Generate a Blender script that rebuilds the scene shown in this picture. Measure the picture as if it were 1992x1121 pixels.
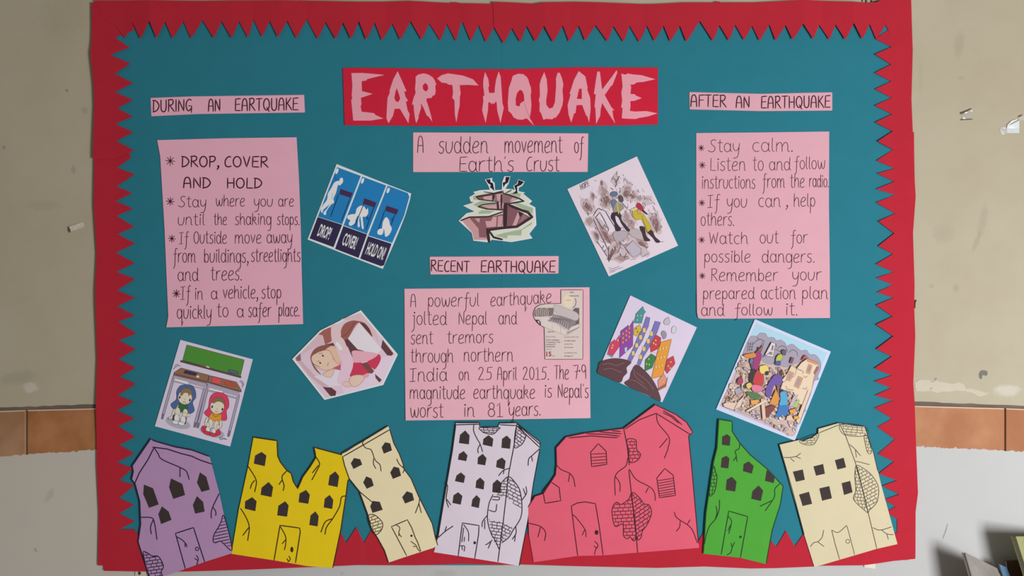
import bpy, math, random
from mathutils import Vector
from mathutils.geometry import delaunay_2d_cdt, tessellate_polygon

for o in list(bpy.data.objects):
    bpy.data.objects.remove(o, do_unlink=True)
SC = bpy.context.scene
COL = SC.collection

# ------------------------------------------------------------------ camera, light, exposure
S = 0.0015          # metres of wall per photograph pixel (1992 x 1121)
D = 2.6             # camera distance from the wall
ZC = 1.75           # height of the lens above the floor
cam_d = bpy.data.cameras.new('camera')
cam_d.sensor_width = 36.0
cam_d.lens = 36.0 * D / (1992 * S)
cam = bpy.data.objects.new('camera', cam_d)
cam.location = (0, -D, ZC)
cam.rotation_euler = (math.pi / 2, 0, 0)
COL.objects.link(cam)
SC.camera = cam

world = bpy.data.worlds.new('world')
SC.world = world
world.use_nodes = True
bg = world.node_tree.nodes['Background']
bg.inputs[0].default_value = (1.0, 0.93, 0.82, 1)
bg.inputs[1].default_value = 0.195


def area(name, loc, target, sx, sy, power, col):
    ld = bpy.data.lights.new(name, 'AREA')
    ld.shape = 'RECTANGLE'
    ld.size, ld.size_y = sx, sy
    ld.energy = power
    ld.color = col
    o = bpy.data.objects.new(name, ld)
    o.location = loc
    o.rotation_euler = (Vector(target) - Vector(loc)).to_track_quat('-Z', 'Y').to_euler()
    COL.objects.link(o)
    return o


area('window_daylight', (2.7, -3.5, ZC - 0.75), (0.2, 0, ZC - 0.45), 1.2, 1.4, 156, (0.98, 0.99, 1.0))

vs = SC.view_settings
vs.view_transform = 'Standard'
vs.look = 'None'
vs.exposure = 0.0
vs.gamma = 1.0
vs.use_curve_mapping = False


# ------------------------------------------------------------------ helpers
def s2l(c):
    c = c / 255.0
    return c / 12.92 if c <= 0.04045 else ((c + 0.055) / 1.055) ** 2.4


def seen(rgb, e):
    """surface colour of something that reads rgb where the light level is e"""
    q = [(.3, .40), (.43, .46), (.46, .48), (.5, .53), (.52, .58), (.54, .60), (.56, .66), (.60, .76), (.65, .88), (.67, .96), (.9, 1.0)]
    for (a, ea), (b, eb) in zip(q, q[1:]):
        if a <= e <= b:
            e = ea + (eb - ea) * (e - a) / (b - a)
            break
    return tuple(min(0.9, max(0.002, s2l(v) / e)) for v in rgb)


MATS = {}


def mat(col, rough=0.8, grain=0.05, bump=0.05, spec=0.25, key=None):
    k = (tuple(round(c, 3) for c in col), rough, grain, bump, spec, key)
    if k in MATS:
        return MATS[k]
    m = bpy.data.materials.new('paper')
    m.use_nodes = True
    nt = m.node_tree
    b = nt.nodes['Principled BSDF']
    b.inputs['Roughness'].default_value = rough
    b.inputs['Specular IOR Level'].default_value = spec
    if grain > 0:
        tc = nt.nodes.new('ShaderNodeTexCoord')
        n = nt.nodes.new('ShaderNodeTexNoise')
        n.inputs['Scale'].default_value = 420
        n.inputs['Detail'].default_value = 3
        n2 = nt.nodes.new('ShaderNodeTexNoise')
        n2.inputs['Scale'].default_value = 14
        n2.inputs['Detail'].default_value = 2
        nt.links.new(tc.outputs['Object'], n.inputs['Vector'])
        nt.links.new(tc.outputs['Object'], n2.inputs['Vector'])
        ad = nt.nodes.new('ShaderNodeMath')
        ad.operation = 'ADD'
        nt.links.new(n.outputs['Fac'], ad.inputs[0])
        nt.links.new(n2.outputs['Fac'], ad.inputs[1])
        mp = nt.nodes.new('ShaderNodeMapRange')
        mp.inputs['From Min'].default_value = 0.6
        mp.inputs['From Max'].default_value = 1.4
        mp.inputs['To Min'].default_value = 1 - grain
        mp.inputs['To Max'].default_value = 1 + grain
        nt.links.new(ad.outputs[0], mp.inputs['Value'])
        mx = nt.nodes.new('ShaderNodeVectorMath')
        mx.operation = 'SCALE'
        mx.inputs[0].default_value = col
        nt.links.new(mp.outputs[0], mx.inputs['Scale'])
        nt.links.new(mx.outputs[0], b.inputs['Base Color'])
        if bump > 0:
            bp = nt.nodes.new('ShaderNodeBump')
            bp.inputs['Strength'].default_value = bump
            bp.inputs['Distance'].default_value = 0.0006
            nt.links.new(n.outputs['Fac'], bp.inputs['Height'])
            nt.links.new(bp.outputs[0], b.inputs['Normal'])
    else:
        b.inputs['Base Color'].default_value = (*col, 1)
    MATS[k] = m
    return m


def link(name, me, parent=None):
    o = bpy.data.objects.new(name, me)
    COL.objects.link(o)
    if parent is not None:
        o.parent = parent
    return o


def tag(o, label=None, cat=None, group=None, kind=None):
    if label: o['label'] = label
    if cat: o['category'] = cat
    if group: o['group'] = group
    if kind: o['kind'] = kind
    return o


def P(x, y, h_mm, hb=None):
    """photograph pixel -> point h_mm in front of the wall"""
    k = S * (1 - (h_mm if hb is None else hb) / 1000.0 / D)
    return Vector(((x - 996) * k, -h_mm / 1000.0, ZC - (y - 560.5) * k))


def N(s):
    """'x,y x,y ...' -> list of points"""
    return [tuple(float(v) for v in q.split(',')) for q in s.split()]


def smooth(pts, step=2.0, closed=False):
    """Catmull-Rom through pts, in pixels"""
    if len(pts) < 3 and not closed:
        return dens(pts, step)
    n = len(pts)
    out = []
    rng = range(n) if closed else range(n - 1)
    for i in rng:
        p1, p2 = pts[i], pts[(i + 1) % n]
        p0 = pts[(i - 1) % n] if (closed or i > 0) else (2 * p1[0] - p2[0], 2 * p1[1] - p2[1])
        p3 = pts[(i + 2) % n] if (closed or i + 2 < n) else (2 * p2[0] - p1[0], 2 * p2[1] - p1[1])
        L = math.hypot(p2[0] - p1[0], p2[1] - p1[1])
        k = max(2, min(14, int(L / step) + 1))
        for j in range(k):
            t = j / k
            t2, t3 = t * t, t * t * t
            out.append(tuple(0.5 * (2 * p1[a] + (p2[a] - p0[a]) * t + (2 * p0[a] - 5 * p1[a] + 4 * p2[a] - p3[a]) * t2
                                    + (3 * p1[a] - p0[a] - 3 * p2[a] + p3[a]) * t3) for a in (0, 1)))
    if not closed:
        out.append(tuple(pts[-1]))
    return out


def dens(pts, step=8.0, closed=False):
    out = []
    n = len(pts)
    for i in range(n if closed else n - 1):
        a, b = pts[i], pts[(i + 1) % n]
        k = max(1, int(math.hypot(b[0] - a[0], b[1] - a[1]) / step + 0.5))
        for j in range(k):
            t = j / k
            out.append((a[0] + (b[0] - a[0]) * t, a[1] + (b[1] - a[1]) * t))
    if not closed:
        out.append(tuple(pts[-1]))
    return out


def inside(p, loops):
    x, y = p
    c = False
    for lp in loops:
        j = len(lp) - 1
        for i in range(len(lp)):
            xi, yi = lp[i]
            xj, yj = lp[j]
            if (yi > y) != (yj > y) and x < (xj - xi) * (y - yi) / (yj - yi) + xi:
                c = not c
            j = i
    return c


def sheet_mesh(name, loops, hb, hf, grid, thick, m, org, folds=()):
    """a sheet of paper: outline + holes (pixels), height hb + hf(x, y) mm, real thickness"""
    pts, edges = [], []
    for lp in loops:
        lp = dens(lp, grid, True) if grid else lp
        b = len(pts)
        pts += [Vector(p) for p in lp]
        edges += [(b + i, b + (i + 1) % len(lp)) for i in range(len(lp))]
    x0, x1 = min(p[0] for p in pts), max(p[0] for p in pts)
    y0, y1 = min(p[1] for p in pts), max(p[1] for p in pts)
    if grid:
        gx = x0 + grid * 0.37
        while gx < x1:
            gy = y0 + grid * 0.41
            while gy < y1:
                if inside((gx, gy), loops):
                    pts.append(Vector((gx, gy)))
                gy += grid
            gx += grid
    for ax, v in folds:       # crease lines
        a, b2 = (y0, y1) if ax == 'x' else (x0, x1)
        t = a + 1.3
        while t < b2:
            p = (v, t) if ax == 'x' else (t, v)
            if inside(p, loops):
                pts.append(Vector(p))
            t += 7
    r = delaunay_2d_cdt(pts, edges, [], 0, 1e-4)
    V, F = r[0], r[2]
    keep = []
    for f in F:
        c = (sum(V[i][0] for i in f) / len(f), sum(V[i][1] for i in f) / len(f))
        if inside(c, loops):
            a, b, d = (V[i] for i in f[:3])
            if (b[0] - a[0]) * (d[1] - a[1]) - (b[1] - a[1]) * (d[0] - a[0]) > 0:
                f = list(reversed(f))
            keep.append(list(f))
    n = len(V)
    vt = [P(v[0], v[1], hb + hf(v[0], v[1]), hb) for v in V]
    verts = [tuple(v - org) for v in vt] + [tuple(v - org + Vector((0, thick / 1000.0, 0))) for v in vt]
    cnt = {}
    for f in keep:
        for i in range(len(f)):
            cnt[(f[i], f[(i + 1) % len(f)])] = 1
    faces = [tuple(f) for f in keep] + [tuple(n + i for i in reversed(f)) for f in keep]
    for (a, b) in list(cnt):
        if (b, a) not in cnt:
            faces.append((b, a, n + a, n + b))
    me = bpy.data.meshes.new(name)
    me.from_pydata(verts, [], faces)
    me.materials.append(m)
    me.update()
    return me


class Ink:
    """flat print or pen marks: fills and strokes collected into one mesh that lies on a sheet"""

    def __init__(self, item, name):
        self.it, self.name = item, name
        self.v, self.f, self.mi, self.ms = [], [], [], []

    def _m(self, m):
        if m not in self.ms:
            self.ms.append(m)
        return self.ms.index(m)

    def poly(self, pts, m):
        it = self.it
        it.lift += 0.012
        h = it.lift
        b = len(self.v)
        k = self._m(m)
        for p in pts:
            self.v.append(it.pt(p[0], p[1], h))
        for t in tessellate_polygon([[Vector((p[0], p[1], 0)) for p in pts]]):
            a, c, d = (pts[i] for i in t)
            t = list(t)
            if (c[0] - a[0]) * (d[1] - a[1]) - (c[1] - a[1]) * (d[0] - a[0]) > 0:
                t.reverse()
            self.f.append([b + i for i in t])
            self.mi.append(k)

    def line(self, pts, w, m, curve=True, closed=False, taper=False):
        it = self.it
        pts = smooth(pts, 2.2, closed) if curve else dens(pts, 6, closed)
        q = [pts[0]]
        for p in pts[1:]:
            if math.hypot(p[0] - q[-1][0], p[1] - q[-1][1]) > 0.15:
                q.append(p)
        if closed:
            q.append(q[0])
        if len(q) < 2:
            return
        it.lift += 0.0015
        h = it.lift
        k = self._m(m)
        b = len(self.v)
        n = len(q)
        for i, p in enumerate(q):
            a = q[max(0, i - 1)]
            c = q[min(n - 1, i + 1)]
            if closed and i in (0, n - 1):
                a, c = q[n - 2], q[1]
            dx, dy = c[0] - a[0], c[1] - a[1]
            L = math.hypot(dx, dy) or 1
            nx, ny = -dy / L * w / 2, dx / L * w / 2
            ex = ey = 0
            if not closed and i in (0, n - 1):
                s = -1 if i == 0 else 1
                ex, ey = s * dx / L * w * 0.25, s * dy / L * w * 0.25
                nx, ny = nx * 0.75, ny * 0.75
            self.v.append(it.pt(p[0] + nx + ex, p[1] + ny + ey, h))
            self.v.append(it.pt(p[0] - nx + ex, p[1] - ny + ey, h))
        for i in range(n - 1):
            j = b + 2 * i
            self.f.append([j, j + 2, j + 3, j + 1])
            self.mi.append(k)

    def oval(self, cx, cy, rx, ry, m, rot=0, n=14, line=0, ml=None):
        c, s = math.cos(math.radians(rot)), math.sin(math.radians(rot))
        pts = [(cx + rx * math.cos(t) * c - ry * math.sin(t) * s, cy + rx * math.cos(t) * s + ry * math.sin(t) * c)
               for t in (2 * math.pi * i / n for i in range(n))]
        if m:
            self.poly(pts, m)
        if line:
            self.line(pts, line, ml, False, True)

    def done(self, label=None):
        if not self.f:
            return
        me = bpy.data.meshes.new(self.name)
        me.from_pydata(self.v, [], self.f)
        for m in self.ms:
            me.materials.append(m)
        me.polygons.foreach_set('material_index', self.mi)
        me.update()
        o = link(self.name, me, self.it.root)
        if label:
            o['label'] = label
        return o


class Item:
    """one thing made of paper: an Empty at its centre that parents the sheet and the marks on it"""

    def __init__(self, name, outline, hb, hf=None, grid=18, holes=(), thick=0.3, m=None, sheet='paper_sheet', label=None,
                 cat=None, group=None, kids=None):
        self.hb = hb
        self.hf = hf or (lambda x, y: 0)
        self.lift = 0.08
        xs = [p[0] for p in outline]
        ys = [p[1] for p in outline]
        self.c = ((min(xs) + max(xs)) / 2, (min(ys) + max(ys)) / 2)
        self.org = P(self.c[0], self.c[1], hb)
        self.root = link(name, None)
        self.root.location = self.org
        self.root.empty_display_size = 0.05
        tag(self.root, label, cat, group)
        me = sheet_mesh(sheet, [outline] + list(holes), hb, self.hf, grid, thick, m, self.org)
        self.sheet = link(sheet, me, self.root)

    def pt(self, x, y, lift):
        return tuple(P(x, y, self.hb + self.hf(x, y) + lift, self.hb) - self.org)


def single(name, loops, hb, hf, grid, thick, m, label, cat, folds=(), group=None):
    xs = [p[0] for p in loops[0]]
    ys = [p[1] for p in loops[0]]
    org = P((min(xs) + max(xs)) / 2, (min(ys) + max(ys)) / 2, hb)
    me = sheet_mesh(name, loops, hb, hf, grid, thick, m, org, folds)
    o = link(name, me)
    o.location = org
    tag(o, label, cat, group)
    return o


# ------------------------------------------------------------------ pen alphabet (100 = capital height)
G = {}


def g(ch, w, *strokes):
    G[ch] = (w, strokes)


def E(cx, cy, rx, ry, a0=90, a1=450):
    n = max(6, int(abs(a1 - a0) / 26))
    return ('c', [(cx + rx * math.cos(math.radians(a0 + (a1 - a0) * i / n)), cy + ry * math.sin(math.radians(a0 + (a1 - a0) * i / n)))
                  for i in range(n + 1)])


def c(s): return ('c', N(s))
def p(s): return ('p', N(s))


g('a', 50, E(23, 30, 20, 30, 60, 420), c('44,60 43,30 44,8 52,0'))
g('b', 46, p('7,100 6,50 5,0'), E(24, 28, 18, 28, 180, 540))
g('c', 42, E(26, 30, 22, 30, 55, 305))
g('d', 52, E(23, 30, 20, 30, 60, 420), c('46,100 44,50 44,8 54,0'))
g('e', 46, c('5,28 28,34 42,48 34,61 18,58 5,36 5,12 18,0 44,7'))
g('f', 40, c('44,98 32,104 24,90 21,40 17,-20 4,-40'), p('4,52 40,55'))
g('g', 48, E(23, 30, 20, 30, 60, 420), c('45,60 44,0 38,-36 16,-44'))
g('h', 50, p('6,100 5,50 4,0'), c('5,34 20,58 36,58 42,34 42,8 50,0'))
g('i', 16, p('9,60 8,30 8,0'), E(10, 84, 3, 4))
g('j', 24, c('16,60 15,-10 10,-34 -6,-46'), p('4,56 16,60'), E(17, 84, 3, 4))
g('k', 46, p('7,100 5,50 5,0'), c('6,34 22,58 34,52 30,36 8,30'), p('16,32 44,0'))
g('l', 18, c('8,100 6,50 7,8 17,0'))
g('m', 78, p('6,60 5,30 4,0'), c('5,36 18,58 31,56 36,34 36,0'), c('36,34 50,58 63,56 68,32 68,6 78,0'))
g('n', 50, p('6,60 5,30 4,0'), c('5,38 18,59 35,57 41,32 41,6 50,0'))
g('o', 46, E(23, 30, 20, 30))
g('p', 46, p('7,60 6,10 4,-44'), E(24, 31, 18, 29, 180, 540))
g('q', 50, E(23, 30, 20, 30, 60, 420), p('45,60 44,0 42,-48 56,-20'))
g('r', 38, p('7,60 6,30 5,0'), c('6,34 16,55 38,62'))
g('s', 38, c('36,58 20,62 7,50 12,37 30,26 32,9 18,-2 1,8'))
g('t', 34, c('17,96 15,50 16,8 24,0 34,4'), p('1,64 33,67'))
g('u', 48, c('5,60 4,20 14,1 32,3 43,28 45,60'))
g('v', 42, p('3,60 20,0 40,60'))
g('w', 66, c('4,60 8,20 18,0 28,14 34,48'), c('34,48 38,12 50,0 60,22 63,60'))
g('y', 46, c('4,60 5,26 17,8 32,14 42,34'), c('44,60 38,-6 28,-38 4,-44'))
g('A', 52, c('4,0 8,60 16,92 30,98 40,84 45,50 47,0'), p('8,42 44,43'))
g('C', 46, c('42,92 28,94 12,72 6,40 12,8 28,1 44,8'))
g('D', 50, p('7,98 5,0'), c('0,96 26,90 46,60 44,34 28,10 2,0'))
g('E', 46, p('46,99 8,96 5,3 45,2'), p('8,52 40,54'))
g('F', 42, p('46,98 8,96 6,0'), p('8,54 38,56'))
g('G', 50, c('44,90 28,98 10,80 4,46 14,8 28,4 40,20'), p('24,44 46,42 44,-12'))
g('H', 50, p('6,98 6,0'), p('45,98 45,0'), p('6,50 45,50'))
g('I', 42, p('21,96 18,2'), p('0,93 42,98'), p('-2,0 34,2'))
g('|', 12, p('6,98 6,0'))
g('K', 48, p('7,98 6,0'), p('42,98 8,46'), p('16,54 50,0'))
g('L', 44, p('8,98 6,2 44,0'))
g('N', 52, p('6,0 7,96 46,2 46,98'))
g('O', 56, E(28, 49, 24, 48))
g('P', 44, p('8,96 6,0'), c('2,96 32,99 42,78 32,54 8,48'))
g('Q', 56, E(28, 50, 23, 46), p('30,26 50,-10'))
g('R', 50, p('8,96 6,0'), c('2,96 32,99 42,80 32,58 9,50'), p('14,52 50,0'))
g('S', 52, c('50,92 34,100 18,86 22,62 42,38 40,12 20,0 -2,12'))
g('T', 48, p('1,96 48,98'), p('25,97 23,0'))
g('U', 50, c('6,98 6,30 16,3 34,3 44,30 45,98'))
g('V', 48, p('4,98 24,0 44,98'))
g('W', 66, p('4,98 16,0 32,82 46,0 62,98'))
g('0', 44, E(22, 49, 18, 48))
g('1', 38, p('4,78 20,98 20,0'), p('4,0 38,0'))
g('2', 46, c('4,78 16,97 34,90 32,62 4,3'), p('4,3 46,1'))
g('5', 46, p('48,99 16,95 12,58'), c('12,58 32,60 40,36 32,8 2,3'))
g('7', 40, p('2,92 42,97 26,0'), p('14,50 40,54'))
g('8', 44, E(23, 75, 15, 23, 260, 620), E(22, 26, 19, 27))
g('9', 42, E(22, 72, 16, 25, 0, 360), p('38,78 40,0'))
g(',', 18, c('10,6 14,2 10,-12 2,-24'), E(10, 5, 3, 4))
g('.', 12, E(6, 3, 2.2, 2.6))
g('~', 14, E(7, 56, 4, 4))
g("'", 12, p('8,100 5,84'))


def write(ink, text, x0, x1, yb, H, w, m, yb2=None, raw=False):
    """one word, from x0 to x1, on a baseline from yb to yb2, capital height H (pixels)"""
    yb2 = yb if yb2 is None else yb2
    gap = 7
    tot = sum(G[ch][0] for ch in text) + gap * (len(text) - 1)
    k = (x1 - x0) / tot
    x = 0
    for ch in text:
        wd, st = G[ch]
        jit = (RW.random() - 0.5) * 2.5
        for kind, pts in st:
            out = []
            for (a, b) in pts:
                if ch.islower() and not raw:
                    b = b * 1.16 if b <= 60 else 69.6 + (b - 60) * 0.8
                X = x0 + (x + a) * k
                t = (X - x0) / max(1, (x1 - x0))
                out.append((X, yb + (yb2 - yb) * t - (b + jit) * H / 100.0))
            ink.line(out, w, m, kind == 'c')
        x += wd + gap


RW = random.Random(5)


def star(ink, cx, cy, r, w, m):
    for a in (5, 50, 92, 135):
        dx, dy = math.cos(math.radians(a)) * r, math.sin(math.radians(a)) * r
        ink.line([(cx - dx, cy - dy), (cx + dx, cy + dy)], w, m, False)


def pinked(corners, step=3.1, amp=1.3):
    """zigzag cut edge"""
    out = []
    n = len(corners)
    for i in range(n):
        a, b = corners[i], corners[(i + 1) % n]
        L = math.hypot(b[0] - a[0], b[1] - a[1])
        k = max(1, round(L / step))
        nx, ny = -(b[1] - a[1]) / L, (b[0] - a[0]) / L
        for j in range(k):
            t = j / k
            out.append((a[0] + (b[0] - a[0]) * t, a[1] + (b[1] - a[1]) * t))
            t = (j + 0.5) / k
            out.append((a[0] + (b[0] - a[0]) * t + nx * amp, a[1] + (b[1] - a[1]) * t + ny * amp))
    return out


def print_text(ink, text, o, u, v, m, bold=0.0):
    """printed block letters: o = lower left, u = whole width, v = capital height (pixel vectors)"""
    cu = bpy.data.curves.new('t', 'FONT')
    cu.body = text
    cu.offset = bold
    cu.resolution_u = 2
    ob = bpy.data.objects.new('t', cu)
    COL.objects.link(ob)
    dg = bpy.context.evaluated_depsgraph_get()
    me = ob.evaluated_get(dg).to_mesh()
    vv = [(q.co.x, q.co.y) for q in me.vertices]
    ff = [list(q.vertices) for q in me.polygons]
    ob.evaluated_get(dg).to_mesh_clear()
    bpy.data.objects.remove(ob)
    bpy.data.curves.remove(cu)
    x0, x1 = min(q[0] for q in vv), max(q[0] for q in vv)
    y1 = 0.69
    it = ink.it
    it.lift += 0.012
    b = len(ink.v)
    k = ink._m(m)
    px = []
    for (x, y) in vv:
        s, t = (x - x0) / (x1 - x0), y / y1
        q = (o[0] + u[0] * s + v[0] * t, o[1] + u[1] * s + v[1] * t)
        px.append(q)
        ink.v.append(it.pt(q[0], q[1], it.lift))
    for f in ff:
        a, c2, d = px[f[0]], px[f[1]], px[f[2]]
        if (c2[0] - a[0]) * (d[1] - a[1]) - (c2[1] - a[1]) * (d[0] - a[0]) > 0:
            f.reverse()
        ink.f.append([b + i for i in f])
        ink.mi.append(k)


class Z:
    """turns coordinates read on an enlarged view (origin x0,y0, scale s) into photograph pixels"""

    def __init__(self, x0, y0, s): self.a = (x0, y0, s)

    def __call__(self, s):
        x0, y0, k = self.a
        return [(x0 + px * k, y0 + py * k) for px, py in (N(s) if isinstance(s, str) else s)]

    def one(self, x, y): return (self.a[0] + x * self.a[2], self.a[1] + y * self.a[2])


def bricks(ink, poly, m, w, ang=0, row=6.0, ln=10.0, shear=0.0):
    """rows of pen-drawn bricks clipped to a polygon"""
    ca, sa = math.cos(math.radians(ang)), math.sin(math.radians(ang))
    rot = lambda q: (q[0] * ca + q[1] * sa, -q[0] * sa + q[1] * ca)
    inv = lambda q: (q[0] * ca - q[1] * sa, q[0] * sa + q[1] * ca)
    R = [rot(q) for q in poly]
    x0, x1 = min(q[0] for q in R), max(q[0] for q in R)
    y0, y1 = min(q[1] for q in R), max(q[1] for q in R)

    def clip(a, b):
        L = math.hypot(b[0] - a[0], b[1] - a[1])
        n = max(2, int(L / 0.7))
        run = []
        for i in range(n + 1):
            t = i / n
            q = (a[0] + (b[0] - a[0]) * t, a[1] + (b[1] - a[1]) * t)
            if inside(q, [R]):
                run.append(q)
            else:
                if len(run) > 2:
                    ink.line([inv(run[0]), inv(run[-1])], w, m, False)
                run = []
        if len(run) > 2:
            ink.line([inv(run[0]), inv(run[-1])], w, m, False)
    y = y0 + row * 0.6
    r = 0
    clipx = lambda yy: clip((x0 - 1, yy), (x1 + 1, yy))
    clipx(y0 + 0.1)
    while y < y1 + row:
        if y < y1:
            clipx(y + 0.01)
        x = x0 + (ln * 0.5 if r % 2 else 0.1) - ln + (r * 1.7) % 2.5
        while x < x1:
            clip((x, y - row + 0.2), (x + shear, y - 0.2))
            x += ln * (0.9 + 0.2 * ((r * 7 + int(x)) % 3) / 2)
        y += row
        r += 1

# ------------------------------------------------------------------ the wall
def wall_material(name, base, patch, stains_tints, bump=0.25, seed=0.0):
    m = bpy.data.materials.new(name)
    m.use_nodes = True
    nt = m.node_tree
    b = nt.nodes['Principled BSDF']
    b.inputs['Roughness'].default_value = 0.75
    b.inputs['Specular IOR Level'].default_value = 0.25
    tc = nt.nodes.new('ShaderNodeTexCoord')
    n1 = nt.nodes.new('ShaderNodeTexNoise')
    n1.inputs['Scale'].default_value = 2.3
    n1.inputs['Detail'].default_value = 8
    n1.inputs['Roughness'].default_value = 0.65
    n1.noise_dimensions = '4D'
    n1.inputs['W'].default_value = seed
    nt.links.new(tc.outputs['Object'], n1.inputs['Vector'])
    r = nt.nodes.new('ShaderNodeMapRange')
    r.inputs['From Min'].default_value = 0.38
    r.inputs['From Max'].default_value = 0.66
    nt.links.new(n1.outputs['Fac'], r.inputs['Value'])
    mx = nt.nodes.new('ShaderNodeMix')
    mx.data_type = 'RGBA'
    mx.inputs['A'].default_value = (*base, 1)
    mx.inputs['B'].default_value = (*patch, 1)
    nt.links.new(r.outputs[0], mx.inputs['Factor'])
    last = mx.outputs['Result']
    nf = nt.nodes.new('ShaderNodeTexNoise')
    nf.inputs['Scale'].default_value = 60
    nf.inputs['Detail'].default_value = 4
    nt.links.new(tc.outputs['Object'], nf.inputs['Vector'])
    for (px, py, rx, ry, rot, col, amt) in stains_tints:      # smears, knocks and broader tints in the paint
        mp = nt.nodes.new('ShaderNodeMapping')
        mp.vector_type = 'TEXTURE'
        w = P(px, py, 0)
        mp.inputs['Location'].default_value = (w.x, 0, w.z)
        mp.inputs['Rotation'].default_value = (0, math.radians(rot), 0)
        mp.inputs['Scale'].default_value = (rx * S, 1, ry * S)
        nt.links.new(tc.outputs['Object'], mp.inputs['Vector'])
        ln = nt.nodes.new('ShaderNodeVectorMath')
        ln.operation = 'LENGTH'
        nt.links.new(mp.outputs[0], ln.inputs[0])
        ad = nt.nodes.new('ShaderNodeMath')
        ad.operation = 'ADD'
        nt.links.new(ln.outputs['Value'], ad.inputs[0])
        nt.links.new(nf.outputs['Fac'], ad.inputs[1])
        rr = nt.nodes.new('ShaderNodeMapRange')
        rr.interpolation_type = 'SMOOTHSTEP'
        rr.inputs['From Min'].default_value = 1.6
        rr.inputs['From Max'].default_value = 0.9
        rr.inputs['To Max'].default_value = amt
        nt.links.new(ad.outputs[0], rr.inputs['Value'])
        m2 = nt.nodes.new('ShaderNodeMix')
        m2.data_type = 'RGBA'
        m2.inputs['B'].default_value = (*col, 1)
        nt.links.new(last, m2.inputs['A'])
        nt.links.new(rr.outputs[0], m2.inputs['Factor'])
        last = m2.outputs['Result']
    nt.links.new(last, b.inputs['Base Color'])
    bp = nt.nodes.new('ShaderNodeBump')
    bp.inputs['Strength'].default_value = bump
    bp.inputs['Distance'].default_value = 0.004
    nb = nt.nodes.new('ShaderNodeTexNoise')
    nb.inputs['Scale'].default_value = 9
    nb.inputs['Detail'].default_value = 7
    nt.links.new(tc.outputs['Object'], nb.inputs['Vector'])
    nt.links.new(nb.outputs['Fac'], bp.inputs['Height'])
    nt.links.new(bp.outputs[0], b.inputs['Normal'])
    return m


GREY = (0.22, 0.19, 0.15)
M_UP = wall_material('beige_wall_paint', (0.47, 0.41, 0.292), (0.52, 0.465, 0.35), [
    (1866, 85, 12, 34, 8, GREY, .18), (1912, 430, 10, 40, 10, GREY, .15), (1900, 470, 6, 25, 20, GREY, .2),
    (1870, 152, 9, 5, 0, GREY, .15), (1835, 455, 26, 22, 0, GREY, .12),
    (1790, 150, 6, 40, 0, GREY, .07), (130, 176, 3.5, 3.5, 0, GREY, .6), (143, 330, 6, 9, 0, GREY, .35), (165, 215, 8, 10, 0, GREY, .25),
    (8, 287, 5, 5, 0, GREY, .5), (85, 400, 45, 12, 0, GREY, .12), (120, 30, 70, 45, 0, GREY, .1), (35, 735, 45, 16, -8, GREY, .18),
    (1860, 560, 8, 10, 0, GREY, .2), (1812, 556, 7, 6, 0, GREY, .2),
    (60, 755, 18, 12, 0, (0.72, 0.68, 0.6), .5), (1960, 760, 30, 14, 0, (0.75, 0.72, 0.64), .45)], 0.25, 3.0)
M_LOW = wall_material('white_wall_paint', (0.535, 0.535, 0.53), (0.57, 0.573, 0.58), [(60, 1000, 420, 220, 0, (.62, .55, .46), .8),  # first entry: broad soft cream tint over the lower left
    (98, 962, 7, 18, 30, (.4, .4, .38), .45), (70, 1070, 3, 6, -30, (.3, .3, .28), .6), (45, 1010, 16, 26, 0, (.5, .5, .47), .2),
    (865, 1116, 30, 10, 0, (.4, .38, .34), .35), (665, 1115, 4, 4, 0, (.4, .4, .38), .6), (760, 1112, 60, 8, 0, (.6, .6, .55), .25),
    (300, 1010, 60, 30, 0, (.7, .7, .66), .3)], 0.18, 8.0)


def ptop(x):      # upper edge of the tile band
    q = [(-1400, 850), (0, 800), (186, 793), (996, 783), (1779, 788), (1992, 796), (3400, 850)]
    for (a, ya), (b, yb) in zip(q, q[1:]):
        if a <= x <= b:
            return ya + (yb - ya) * (x - a) / (b - a)


def pbot(x):
    q = [(-1400, 945), (0, 888), (186, 876), (996, 864), (1779, 869.5), (1950, 876.5), (1992, 880), (3400, 925)]
    for (a, ya), (b, yb) in zip(q, q[1:]):
        if a <= x <= b:
            return ya + (yb - ya) * (x - a) / (b - a)


def slab(name, outline, h0, h1, m, parent=None, dens_step=None):
    """plane polygon in wall pixels, from h0 to h1 mm in front of the wall"""
    pts = outline
    n = len(pts)
    v = [tuple(P(x, y, h1)) for x, y in pts] + [tuple(P(x, y, h0, h1)) for x, y in pts]
    f = []
    for t in tessellate_polygon([[Vector((q[0], q[1], 0)) for q in pts]]):
        a, b, d = (pts[i] for i in t)
        t = list(t)
        if (b[0] - a[0]) * (d[1] - a[1]) - (b[1] - a[1]) * (d[0] - a[0]) > 0:
            t.reverse()
        f.append(tuple(t))
        f.append(tuple(n + i for i in reversed(t)))
    area2 = sum(pts[i][0] * pts[(i + 1) % n][1] - pts[(i + 1) % n][0] * pts[i][1] for i in range(n))
    for i in range(n):
        j = (i + 1) % n
        f.append((i, j, n + j, n + i) if area2 > 0 else (j, i, n + i, n + j))
    me = bpy.data.meshes.new(name)
    me.from_pydata(v, [], f)
    me.materials.append(m)
    me.update()
    return link(name, me, parent)


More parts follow.
